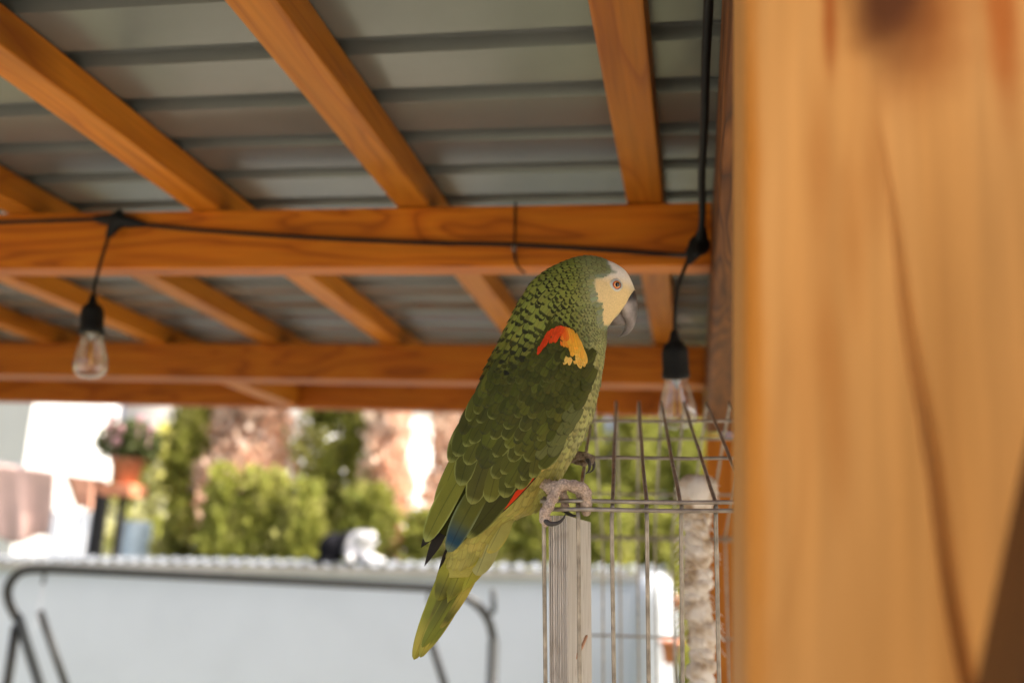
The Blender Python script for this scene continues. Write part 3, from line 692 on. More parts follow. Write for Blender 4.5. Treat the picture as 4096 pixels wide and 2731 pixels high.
def wing(side):
    """side +1: the wing towards the camera, -1: the other"""
    NT, NQ = 40, 14; v = []; f = []; cols = []
    for i in range(NT + 1):
        t = .0 + .93 * i / NT
        for k in range(NQ + 1):
            p = wing_pt(t, .03 + .94 * k / NQ); v.append(pw((p[0], p[1], side * (wing_h(*p) - 5)))); cols.append(mixc(GW, D_EDGE, .5))
    n = len(v)
    for i in range(NT + 1):
        t = .0 + .93 * i / NT
        for k in range(NQ + 1):
            p = wing_pt(t, .03 + .94 * k / NQ); v.append(pw((p[0], p[1], side * max(wing_h(*p) - 26, 0)))); cols.append(mixc(GW, D_EDGE, .5))
    for i in range(NT):
        for k in range(NQ):
            a = i * (NQ + 1) + k; f += [(a, a + 1, a + NQ + 2, a + NQ + 1), (n + a, n + a + NQ + 1, n + a + NQ + 2, n + a + 1)]
    rim = [k for k in range(NQ + 1)] + [(i + 1) * (NQ + 1) - 1 for i in range(1, NT + 1)] + [NT * (NQ + 1) + k for k in range(NQ - 1, -1, -1)] + [i * (NQ + 1) for i in range(NT - 1, 0, -1)]
    for a, b in zip(rim, rim[1:] + rim[:1]): f.append((a, n + a, n + b, b))
    me = mesh('wing', v, f); color_attr(me, cols); w = link('wing', me, M['skin'], parrot, smooth=True)
    if side > 0: tag(w, 'dark green folded wing with red and yellow shoulder')
    far = FB()
    def put(base, tip, hw, col, edge, lift0=0, lift1=9, **kw):
        base, tip = np.array(base, float), np.array(tip, float); d = tip - base; nn = np.array([d[1], -d[0]]) / np.linalg.norm(d) * -1
        bend = kw.pop('bend', 0)
        def fn(v_, s, h):
            p = base + d * v_ + nn * (s + bend * math.sin(v_ * math.pi)); return pw((p[0], p[1], side * (wing_h(p[0], p[1]) + lift0 + lift1 * v_ ** 1.5 + h)))
        if side > 0:
            fb = FB(); fb.add(fn, hw, col, edge, **kw); o = fb.build('feather', w); o.matrix_parent_inverse = (parrot.matrix_basis @ Matrix.Translation(-parrot.location)).inverted()
        else: far.add(fn, hw, col, edge, **kw)
    big = dict(nu=6, nv=10, camber=.10)
    # flight feathers, lowest layer first
    put((1800, 2020), (1683, 2190), 26, BLK, BLK, -30, -6, **dict(big, pointed=.4))
    put((1815, 2030), (1697, 2264), 22, BLK, lin((60, 48, 36)), -34, -6, **dict(big, pointed=.6))
    put((1850, 2080), (1744, 2324), 17, BLK, BLK, -60, -6, **dict(big, pointed=.6))
    put((2150, 1880), (1930, 2092), 26, BLK, BLK, -14, 0, **big)
    put((2140, 1880), (1938, 2074), 30, RED, REDO, -8, 0, **big)
    put((2080, 1880), (1868, 2150), 42, mixc(GW, D_EDGE, .2), GE, -4, 3, **dict(big, bend=-6))
    put((1985, 1860), (1792, 2207), 47, GW2, lin((118, 130, 90)), -1, 8, tipcol=BLUE, **dict(big, bend=10))
    put((1890, 1830), (1701, 2166), 42, LIME, lin((150, 160, 84)), 3, 12, **dict(big, bend=8))
    put((1850, 1780), (1742, 2040), 30, LIME, GE, 1, 6, **big)
    # greater coverts
    for (b, tp, hw) in (((2180, 1700), (2128, 1912), 40), ((2150, 1720), (2076, 1958), 46), ((2080, 1740), (2016, 1990), 48), ((2030, 1750), (1955, 2008), 48), ((1985, 1740), (1884, 2016), 48), ((1925, 1680), (1840, 1942), 46), ((1890, 1650), (1800, 1850), 34)):
        put(b, tp, hw, jit(mixc(GW, GW2, random.random())), GE, 6, 12, **dict(big, bend=5))
    # median and lesser coverts in rows towards the shoulder
    t = .635; row = 0
    while t > .02:
        hw = float(np.interp(t, [0, .2, .4, .55, .65], [17, 20, 25, 36, 40])); ln = hw * float(np.interp(t, [0, .4, .65], [3.6, 3.8, 4.2]))
        nq = max(4, int(round((np.interp(t, WRt[:, 0], WRt[:, 1]) - np.interp(t, WLt[:, 0], WLt[:, 1])) / (hw * 1.62))))
        for k in range(nq + 1):
            qq = (k + (.5 if row % 2 else .05)) / nq
            if qq > 1.0: continue
            qq = min(max(qq + random.uniform(-.03, .03), .03), .965)
            tt = t + random.uniform(-.012, .012) - .05 * (1 - qq) * 0
            tip = wing_pt(tt, qq); ang = math.radians(random.uniform(-5, 5) + (qq - .5) * 10)
            d = np.array([WE[0] * math.cos(ang) - WE[1] * math.sin(ang), WE[0] * math.sin(ang) + WE[1] * math.cos(ang)])
            base = tip - d * ln
            tb, qb = wing_q(*base)
            if tb < -.02 and qq > .4: base = tip - d * ln * .55
            c = jit(mixc(GW, GW2, random.random() ** 2), .18)
            ed = mixc(GE, D_EDGE, .85 if random.random() < np.interp(t, [0, .42, .6], [.95, .8, .15]) else np.interp(t, [.3, .5], [.6, .15]))
            if qq > .86 and .25 < t < .5: c = mixc(c, lin((112, 118, 70)), .5)
            put(base, tip, hw * random.uniform(.9, 1.1), c, ed, 8, 9, nu=5, nv=7, camber=.14)
        t -= hw * 1.05 / WL; row += 1
    # shoulder: yellow bend of the wing with red feathers behind it
    arc = smooth_path([(2186, 1352, 0), (2200, 1326, 0), (2228, 1309, 0), (2256, 1307, 0), (2282, 1319, 0), (2306, 1348, 0), (2322, 1384, 0), (2330, 1412, 0)], 8)
    rs = random.Random(11)
    for layer in range(3):
        for i_, a in enumerate(arc):
            f_ = i_ / (len(arc) - 1); dx, dy = WE
            if f_ < .45: c = mixc(RED, REDO, f_ / .45 * rs.uniform(.4, 1)); ln = rs.choice((26, 34, 46, 74)) * (1 - .2 * layer); an = rs.uniform(-.15, .1); hw = rs.uniform(5.5, 8.5)
            else: c = mixc(mixc(REDO, YEL, ss(f_, .43, .58)), YEL2, ss(f_, .6, .95) * rs.uniform(.5, 1)); ln = rs.uniform(50, 86) * (1 - .15 * layer); an = rs.uniform(-.85, -.3); hw = rs.uniform(11, 16)
            if f_ > .9: ln *= .7
            if layer == 2 and rs.random() < .5: continue
            sx, sy = a[0] + layer * dx * 10 + rs.uniform(-3, 3), a[1] + layer * dy * 10 + rs.uniform(-3, 3)
            ex, ey = math.cos(an) * dx - math.sin(an) * dy, math.sin(an) * dx + math.cos(an) * dy
            put((sx, sy), (sx + ex * ln, sy + ey * ln), hw, jit(c, .08), mixc(c, GW, .15), 15 - 2 * layer, 6, nu=4, nv=6, camber=.12)
    for b, tp, hw, c in (((2296, 1395), (2254, 1458), 11, YEL2), ((2290, 1400), (2276, 1462), 9, YEL2), ((2296, 1398), (2324, 1474), 11, YEL2), ((2300, 1398), (2312, 1440), 12, YEL2)): put(b, tp, hw, jit(c, .06), c, 12, 7, nu=4, nv=6, camber=.12)
    # pale edge of the wing against the breast
    for k in range(7):
        t_ = .16 + .045 * k; b = wing_pt(t_, .985); tp = wing_pt(t_ + .085, 1.0); put(b, tp, 7, mixc(YEL2, lin((170, 165, 110)), .5), YEL2, 1, 1, nu=3, nv=5)
    if side < 0: tag(far.build('feathers', w), kind='stuff').matrix_parent_inverse = Matrix.Translation(-parrot.location)
    return w
wnear = wing(1)
wfar = wing(-1)
for o in list(wnear.children) + list(wfar.children):  # meshes hold world coordinates
    o.matrix_parent_inverse = Matrix.Identity(4)

# tail ---------------------------------------------------------------
TY = lin((152, 152, 52)); TO = lin((88, 90, 38)); TYT = lin((178, 166, 74)); TG = lin((120, 128, 48))
def tail():
    def put(base, tip, hw, z0, z1, col, edge, tip_c=None, pointed=0., outer=None, bend=0, name='tail_feather', basecol=None):
        base, tip = np.array(base, float), np.array(tip, float); d = tip - base; nn = np.array([-d[1], d[0]]) / np.linalg.norm(d) * -1
        def fn(v, s, h):
            p = base + d * v + nn * (s + bend * math.sin(math.pi * v)); return pw((p[0], p[1], z0 + (z1 - z0) * v + h - abs(s) * .35))
        fb = FB(); fb.add(fn, hw, col, edge, nu=6, nv=12, tipcol=tip_c, pointed=pointed, outer=outer, camber=.1, basecol=basecol); fb.build(name, parrot)
    put((1850, 2130), (1668, 2600), 34, -40, -30, TG, TY, TYT)
    put((1860, 2130), (1655, 2637), 38, -20, -12, TG, TY, TYT, outer=TO, basecol=TY)
    put((1905, 2120), (1681, 2628), 36, 0, 0, TO, TG, TYT, basecol=TY)
    put((1930, 2160), (1688, 2588), 30, 12, 8, TO, TG, TG, outer=TG, basecol=TO, bend=6)
    put((1945, 2150), (1705, 2603), 26, 4, -2, TO, TYT, TG, basecol=TY, bend=10)
    put((1960, 2160), (1762, 2512), 24, 14, 6, TYT, TYT, TO, bend=8)
    put((1880, 2090), (1752, 2400), 46, 34, 24, TY, mixc(TY, TO, .3), TO, name='tail_covert')
    put((1930, 2080), (1790, 2410), 52, 40, 28, TY, TY, mixc(TY, TO, .8), name='tail_covert', pointed=.3)
    put((1985, 2080), (1850, 2370), 46, 36, 24, mixc(TY, TYT, .5), TYT, TY, name='tail_covert', pointed=.3)
    put((2000, 2060), (1905, 2300), 48, 60, 42, lin((160, 160, 98)), lin((170, 168, 110)), name='tail_covert')
    put((1975, 2030), (1868, 2270), 46, 66, 50, TY, TYT, name='tail_covert')
    put((2040, 2030), (1950, 2210), 44, 70, 52, lin((158, 156, 84)), TYT, name='tail_covert')
tail()

# beak, eyes, feet ------------------------------------------------------
def loft(name, rings, mat, colfn, NA=28, sub=6, power=.9):
    A = np.array([r[0] for r in rings], float); B_ = np.array([r[1] for r in rings], float); W = np.array([r[2] for r in rings], float); v = []; f = []; cols = []
    n = (len(rings) - 1) * sub
    for i in range(n + 1):
        u = i / sub; a, b, w = crom(A, u), crom(B_, u), max(crom(W, u), 1); c = (a + b) / 2; h = (a - b) / 2
        for k in range(NA):
            th = 2 * math.pi * k / NA; x, y, z = c[0] + h[0] * math.cos(th), c[1] + h[1] * math.cos(th), w * math.copysign(abs(math.sin(th)) ** power, math.sin(th))
            v.append(pw((x, y, z))); cols.append(colfn(x, y, z))
    for i in range(n):
        for k in range(NA): f.append((i * NA + k, i * NA + (k + 1) % NA, (i + 1) * NA + (k + 1) % NA, (i + 1) * NA + k))
    f.append(tuple(range(NA))[::-1]); f.append(tuple(n * NA + k for k in range(NA)))
    me = mesh(name, v, f); color_attr(me, cols); bm = bmesh.new(); bm.from_mesh(me); bmesh.ops.recalc_face_normals(bm, faces=bm.faces); bm.to_mesh(me); bm.free()
    return link(name, me, mat, parrot, smooth=True)
HG, HD, HL = lin((140, 132, 128)), lin((56, 53, 50)), lin((188, 180, 176))
def beakcol(x, y, z):
    t = mixc(HD, HG, ss(y, 1185, 1225)); t = mixc(t, HL, .6 * ss(-math.hypot(x - 2505, (y - 1235) * .7), -32, -8)); t = mixc(t, lin((70, 66, 64)), ss(y, 1290, 1345) * .7); t = mixc(t, lin((66, 62, 60)), .6 * ss(x, 2530, 2550) * ss(y, 1190, 1230)); return t
up = loft('upper_beak', [((2538, 1152), (2488, 1182), 30), ((2544, 1172), (2482, 1205), 42), ((2548, 1198), (2476, 1226), 46), ((2550, 1228), (2480, 1246), 44), ((2548, 1262), (2488, 1270), 38), ((2538, 1302), (2502, 1288), 27), ((2520, 1330), (2500, 1312), 16), ((2494, 1344), (2488, 1332), 8), ((2470, 1348), (2472, 1344), 2)], M['beak'], beakcol)
loft('lower_beak', [((2470, 1222), (2424, 1282), 36), ((2482, 1236), (2434, 1298), 40), ((2490, 1254), (2454, 1305), 37), ((2498, 1272), (2478, 1305), 28), ((2504, 1284), (2497, 1303), 14), ((2507, 1290), (2505, 1298), 4)], M['beak'], lambda x, y, z: mixc(lin((100, 94, 90)), lin((140, 132, 126)), ss(x, 2440, 2500)))
for sgn in (1, -1):                                   # nostril: a dark pit in the cere
    bm = bmesh.new(); bmesh.ops.create_uvsphere(bm, u_segments=10, v_segments=6, radius=4.6 * KP, matrix=Matrix.Translation(pw((2533, 1193, sgn * 21))))
    me = bm_mesh('nostril', bm); color_attr(me, lin((12, 11, 10))); o = link('nostril', me, M['beak'], None, smooth=True); o.parent = up
def eye(sgn):
    ex, ey = 2465.5, 1140; best = min(((abs(surf(u, a)[0] - ex) + abs(surf(u, a)[1] - ey)), u, a) for u in np.linspace(.3, 4, 60) for a in np.linspace(.2, 2.9, 60))
    p = surf(best[1], best[2]); nrm = surf_n(best[1], best[2]); c = np.array([ex, ey, p[2]])
    if sgn < 0: c[2] *= -1; nrm = nrm * np.array([1, 1, -1])
    C = pw(c - nrm * 8); nw = (pw(c + nrm * 10) - pw(c)).normalized()
    rot = nw.to_track_quat('Z', 'Y').to_matrix().to_4x4(); T = Matrix.Translation(C) @ rot; k = KP
    m, nt, b, N, L = mat_new('iris'); tc = N.new('ShaderNodeTexCoord'); sx = N.new('ShaderNodeSeparateXYZ'); L.new(tc.outputs['Object'], sx.inputs[0])
    h = N.new('ShaderNodeMath'); h.operation = 'POWER'; h.inputs[1].default_value = 2; L.new(sx.outputs[0], h.inputs[0]); h2 = N.new('ShaderNodeMath'); h2.operation = 'POWER'; h2.inputs[1].default_value = 2; L.new(sx.outputs[1], h2.inputs[0])
    ad = N.new('ShaderNodeMath'); L.new(h.outputs[0], ad.inputs[0]); L.new(h2.outputs[0], ad.inputs[1]); sq = N.new('ShaderNodeMath'); sq.operation = 'SQRT'; L.new(ad.outputs[0], sq.inputs[0])
    dv = N.new('ShaderNodeMath'); dv.operation = 'DIVIDE'; dv.inputs[1].default_value = 20 * k; L.new(sq.outputs[0], dv.inputs[0])
    r = ramp(N, [(.0, (.004, .004, .004)), (.46, (.004, .004, .004)), (.50, (.85, .36, .06)), (.60, (.82, .28, .025)), (.70, (.70, .13, .012)), (.80, (.55, .07, .01)), (.9, (.02, .015, .01))]); L.new(dv.outputs[0], r.inputs[0]); L.new(r.outputs[0], b.inputs['Base Color']); b.inputs['Roughness'].default_value = .08; b.inputs['Coat Weight'].default_value = 1
    bm = bmesh.new(); bmesh.ops.create_uvsphere(bm, u_segments=28, v_segments=16, radius=20 * k); e = link('eye', bm_mesh('eye', bm), m, parrot, T, smooth=True)
    bm = bmesh.new(); prof = [(16.0, 10), (17.2, 13.6), (18.5, 14.6), (21, 12.6), (24, 9.5), (28, 4)]; seg = 32; rings = []
    for rr, zz in prof: rings.append([bm.verts.new(((rr * (1 + .10 * math.cos(2 * t))) * math.cos(t) * k, rr * math.sin(t) * k, zz * k)) for t in [2 * math.pi * i / seg for i in range(seg)]])
    for a_, b_ in zip(rings, rings[1:]):
        for i in range(seg): bm.faces.new((a_[i], a_[(i + 1) % seg], b_[(i + 1) % seg], b_[i]))
    me = bm_mesh('eye_ring', bm); color_attr(me, [lin((70, 66, 60)) if i < seg else (lin((190, 190, 184)) if i < 3 * seg else (lin((214, 212, 200)) if i < 5 * seg else lin((228, 212, 170)))) for i in range(len(me.vertices))])
    o = link('eye_ring', me, M['skin'], None, smooth=True); o.parent = e
eye(1); eye(-1)

def foot(toes, claws, leg, col, name='foot'):
    bm = bmesh.new()
    for pts, r in toes + leg:
        P = smooth_path([at(x, y, d) for x, y, d in pts], 5); n = len(P)
        rr = [r * KP * (1 + .12 * math.sin(i * 1.5)) for i in range(n)]; rr[-1] *= .75; add_tube(bm, P, rr, 10)
        for e_ in (P[0], P[-1]): bmesh.ops.create_icosphere(bm, subdivisions=2, radius=r * KP * .95, matrix=Matrix.Translation(e_))
    me = fuse(name, bm, .0008, 3); 
    for v in me.vertices:
        c = v.co.copy(); v.co = c + v.normal * (.00055 * mnoise.noise(c * 700) + .0005 * mnoise.noise(c * 330))
    bmv = np.array([v.co[:] for v in me.vertices])
    color_attr(me, [mixc(col[0], col[1], .5 + .5 * mnoise.noise(Vector(p) * 160)) for p in bmv]); o = link(name, me, M['foot'], parrot, smooth=True)
    for pts, r in claws:
        bm = bmesh.new(); P = smooth_path([at(x, y, d) for x, y, d in pts], 6); n = len(P); add_tube(bm, P, [r * KP * (1 - (i / (n - 1)) ** 1.4 * .93) for i in range(n)], 10)
        me = bm_mesh('claw', bm); color_attr(me, [mixc(lin((92, 88, 84)), lin((26, 24, 22)), .6)] * len(me.vertices)); c = link('claw', me, M['beak'], None, smooth=True); c.parent = o; c.matrix_parent_inverse = Matrix.Translation(-parrot.location) @ parrot.matrix_basis.inverted() @ Matrix.Translation(parrot.location)
        c.matrix_parent_inverse = Matrix.Identity(4)
    return o
PK = (lin((214, 196, 180)), lin((168, 146, 128)))
foot([([(2205, 1950, .800), (2250, 1938, .795), (2300, 1942, .794), (2335, 1955, .795), (2347, 1990, .797), (2345, 2044, .803)], 21),
      ([(2228, 1952, .796), (2212, 1990, .793), (2192, 2030, .791), (2177, 2058, .791), (2184, 2086, .792)], 21),
      ([(2215, 1950, .806), (2245, 1966, .816), (2258, 2000, .820), (2260, 2034, .816)], 18),
      ([(2225, 1945, .806), (2290, 1950, .815), (2325, 1985, .818), (2330, 2030, .814)], 17)],
     [([(2180, 2080, .789), (2200, 2094, .787), (2232, 2090, .787), (2254, 2072, .789), (2264, 2050, .792)], 11), ([(2258, 2036, .815), (2272, 2052, .812), (2296, 2062, .811), (2318, 2056, .812)], 10)],
     [([(2172, 1925, .815), (2200, 1948, .803), (2228, 1948, .798)], 26)], PK)
fw = lambda t: .80 + .404 * t * .985
foot([([(2275, 1834, .872), (2310, 1822, .868), (2345, 1824, .866), (2362, 1842, .868)], 18), ([(2280, 1832, .880), (2310, 1842, .880), (2338, 1852, .878)], 16), ([(2340, 1824, .872), (2366, 1832, .878), (2368, 1850, .88)], 15)],
     [([(2350, 1838, .862), (2358, 1856, .859), (2356, 1880, .861), (2341, 1896, .866)], 10), ([(2366, 1836, .874), (2376, 1856, .873), (2370, 1880, .874), (2350, 1892, .876)], 9)],
     [([(2230, 1850, .866), (2262, 1840, .870), (2290, 1832, .872)], 20)], (lin((168, 152, 132)), lin((96, 82, 66))))
# feathered thighs
def thigh(x0, y0, x1, y1, z, r):
    fb = FB(); d = np.array([x1 - x0, y1 - y0], float); ln = np.linalg.norm(d); d /= ln; nn = np.array([d[1], -d[0]])
    for i in range(9):
        for k in range(7):
            t = i / 9; s = (k - 3) / 3.0; rr = r * (1 - .45 * t); hw = 13
            def fn(v, sx, h, t=t, s=s, rr=rr):
                tt = t + (v - .3) * 40 / ln; ss_ = s + sx / rr; p = np.array([x0, y0]) + d * tt * ln + nn * rr * math.sin(ss_ * 1.35); return pw((p[0], p[1], z + rr * math.cos(ss_ * 1.35) + 3 * v + h))
            c = jit(lin((160, 158, 86))); fb.add(fn, hw, c, mixc(c, lin((90, 96, 40)), .5), nu=3, nv=4)
    tag(fb.build('thigh_feathers', parrot), kind='stuff')
thigh(2110, 1860, 2190, 1985, 60, 74)

# ------------------------------------------------------------------ garden behind: wall, cat, swing, hedge, house, added white backing house
def wall_pt(px, dz=0):                                # along the wall's top edge
    x = px; t = (x - 0) / 1530.0; d = 6.8 - .82 * t; y = 1288 + t * 27
    return q(x, y, d) + Vector((0, 0, dz))
wallobj = empty('garden_wall', (wall_pt(700).x, wall_pt(700).y, 0)); tag(wallobj, 'white rendered garden wall topped with corrugated sheet behind the swing frame', 'wall')
A_, B2 = wall_pt(-700), wall_pt(1527)
dirw = Vector((B2.x - A_.x, B2.y - A_.y, 0)).normalized(); nrmw = Vector((-dirw.y, dirw.x, 0))   # nrmw points away from us
def wall_box(name, a, b, z0, z1, y0, y1, mat):
    """box between two points of the wall line; z0/z1 relative to a sloping top when negative offsets are given"""
    v = []
    for p in (a, b):
        for off in (y0, y1):
            for z in (z0, z1): v.append(Vector((p.x, p.y, 0)) + nrmw * off + Vector((0, 0, z if z >= 0 and z < .2 and z0 == z else p.z + z)))
    f = [(0, 1, 3, 2), (4, 6, 7, 5), (0, 4, 5, 1), (2, 3, 7, 6), (1, 5, 7, 3), (0, 2, 6, 4)]
    return link(name, mesh(name, v, f), mat, wallobj)
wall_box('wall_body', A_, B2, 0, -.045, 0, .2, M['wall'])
wall_box('coping', A_ + dirw * -.02, B2 + dirw * .02, -.043, .0, -.035, .235, M['coping'])
def corrugated():
    n = int((B2 - A_).length / .102); v = []; f = []; seg = 10; N_ = n * seg
    for i in range(N_ + 1):
        t = i / N_; p = A_.lerp(B2, t); h = .011 + .011 * math.cos(2 * math.pi * i / seg)
        for off, zz in ((-.02, 0.002), (.24, .028)):
            v.append(p + nrmw * off + Vector((0, 0, zz + h))); v.append(p + nrmw * off + Vector((0, 0, zz + h - .006)))
    for i in range(N_):
        a = 4 * i; b = a + 4; f += [(a, b, b + 2, a + 2), (a + 1, a + 3, b + 3, b + 1), (a, a + 1, b + 1, b), (a + 2, b + 2, b + 3, a + 3)]
    o = link('corrugated_sheet', mesh('corrugated_sheet', v, f), M['corr'], wallobj, smooth=False)
corrugated()

# cat crouching on the wall
def cat():
    base = wall_pt(790, .03); k = base - Vector((0, 0, EYE)); d = 6.4
    s = 6.38 / (F / S)                                # metres per picture unit at the cat's distance
    R_ = dirw; U = Vector((0, 0, 1)); N_ = nrmw
    def P(x, y, n=.12): b = wall_pt(x, .03); return Vector((b.x, b.y, b.z)) + U * ((1284 - y) * s) + N_ * n
    bm = bmesh.new()
    def el(x, y, rx, ry, rz, n=.12, tilt=0):
        m = Matrix.Translation(P(x, y, n)) @ Matrix((R_, N_, U)).transposed().to_4x4() @ Matrix.Rotation(math.radians(tilt), 4, 'Y') @ Matrix.Diagonal((rx * s, rz * s, ry * s, 1)); bmesh.ops.create_icosphere(bm, subdivisions=3, radius=1, matrix=m)
    el(748, 1250, 36, 34, 34); el(785, 1243, 40, 32, 32); el(812, 1245, 28, 34, 28); el(745, 1268, 30, 16, 34)      # haunch, back, chest
    el(828, 1228, 25, 22, 24, .06); el(846, 1236, 13, 11, 13, .03); el(815, 1226, 20, 20, 22, .08)                # head, muzzle, neck
    for dx, n in ((-8, .10), (13, .02)):                                                                         # ears
        c0 = P(828 + dx, 1212, n); bmesh.ops.create_cone(bm, cap_ends=True, segments=10, radius1=9 * s, radius2=.5 * s, depth=20 * s, matrix=Matrix.Translation(c0) @ Matrix.Rotation(math.radians(dx * 1.5), 4, dirw.cross(U)))
    add_tube(bm, [P(812, 1255, .06), P(832, 1272, .03), P(856, 1279, .0)], [12 * s, 9 * s, 8 * s], 10); add_tube(bm, [P(800, 1258, .05), P(800, 1276, .0), P(808, 1279, -.02)], [12 * s, 9 * s, 8 * s], 10)
    add_tube(bm, [P(815, 1255, .18), P(838, 1274, .18), P(862, 1281, .16)], [12 * s, 9 * s, 8 * s], 10)
    add_tube(bm, smooth_path([P(722, 1272, .14), P(712, 1279, .08), P(728, 1280, .02), P(760, 1280, -.01)], 5), 6 * s, 10)
    me = fuse('cat', bm, .008, 4)
    cols = []
    c0 = P(0, 0, 0)
    for v in me.vertices:
        r = v.co - wall_pt(790, .03); x = 790 + r.dot(R_) / s; y = 1284 - r.dot(U) / s + 0; nn = r.dot(N_)
        w = max(ss(x + .35 * (y - 1230), 786, 796) * ss(y, 1208, 1214), ss(y, 1256, 1262) * ss(x, 783, 789)) * (1 - ss(x - .5 * (1236 - y), 842, 850) * ss(1240 - y, 6, 10))
        if nn > .14 and y < 1262: w = 0
        cols.append(mixc(lin((26, 26, 30)), lin((226, 226, 226)), w))
    color_attr(me, cols); o = link('cat', me, M['fur'], None, smooth=True); tag(o, 'black and white cat crouching on top of the white garden wall', 'cat')
cat()

# garden swing frame
def swing():
    D = 3.9
    g = q(560, 1350, D); e = empty('garden_swing', (g.x, g.y, 0)); tag(e, 'dark steel garden swing frame standing in front of the white wall', 'garden swing')
    def P(x, y, d=D): return q(x, y, d)
    lx0 = [P(40, 1420), P(22, 1385), P(18, 1352), P(32, 1325), P(58, 1309), P(110, 1306), P(160, 1308)]
    top = lx0 + [P(400, 1320), P(700, 1335), P(1000, 1350)] + [P(1040, 1357), P(1076, 1373), P(1106, 1398), P(1125, 1430), P(1134, 1470)]
    bm = bmesh.new(); add_tube(bm, smooth_path(top, 5), .0175, 12); link('top_tube', bm_mesh('top_tube', bm), M['steel'], e, smooth=True)
    def leg(p, toward, r=.0185):
        gz = Vector((p.x, p.y, 0)) + toward; gz.z = .0
        tube('leg', [p, p.lerp(gz, .5), gz], r, M['steel'], e, 12)
    vy = Vector((0, 1, 0)); pl = P(40, 1420); pr = P(1134, 1470)
    dw = R3 @ Vector((0, 0, -1)); dw.z = 0; dw.normalize(); rt = Vector((dw.y, -dw.x, 0))
    leg(pl + Vector((0, 0, .01)), -dw * .55 + rt * .88); leg(pl + Vector((0, 0, -.03)), dw * .55 - rt * .26)
    leg(pr, -dw * .5 + rt * .02, .022); leg(pr + Vector((0, 0, -.05)), dw * .5 + rt * .05)
    tube('bracket', [P(1133, 1352), P(1134, 1402), P(1120, 1412)], .011, M['steel'], e, 8)
    # hooks, chains and the arms that carry the seat
    bottoms = []
    for x0, yt, x1, y1, x2, y2 in ((101, 1306, 92, 1402, 178, 1650), (985, 1349, 980, 1440, 1062, 1700)):
        tube('hook', [P(x0, yt + 3), P(x0 + 1, yt + 20), P(x0 - 2, yt + 34)], .006, M['steel'], e, 8)
        tube('spring', [P(x0 - 2, yt + 34) + Vector((.008 * math.cos(i * 1.6), .008 * math.sin(i * 1.6), 0)) - Vector((0, 0, .006 * i)) for i in range(28)], .0018, M['picket'], e, 5)
        a, b = P(x1, y1), P(x2, y2); tube('hanger_arm', [a, b], .015, M['steel'], e, 10); bottoms.append(b)
    zc = .55; a, b = bottoms; c = (a + b) / 2; ax = Vector((b.x - a.x, b.y - a.y, 0)).normalized(); ay = Vector((-ax.y, ax.x, 0))
    for p in (a, b): tube('hanger_arm', [p, Vector((p.x, p.y, zc)) + (b - p if p is a else a - p) * .02], .009, M['steel'], e, 10)
    w = (b - a).length
    bm = bmesh.new(); bm_box(bm, Vector((c.x, c.y, zc)), (w, .5, .05), Matrix((ax, ay, Vector((0, 0, 1)))).transposed()); bevel_all(bm, .015); link('seat', bm_mesh('seat', bm), M['canvas'], e)
    bm = bmesh.new(); bm_box(bm, Vector((c.x, c.y, zc + .18)) + ay * .26, (w, .05, .4), Matrix((ax, ay, Vector((0, 0, 1)))).transposed()); bevel_all(bm, .015); link('backrest', bm_mesh('backrest', bm), M['canvas'], e)
swing()

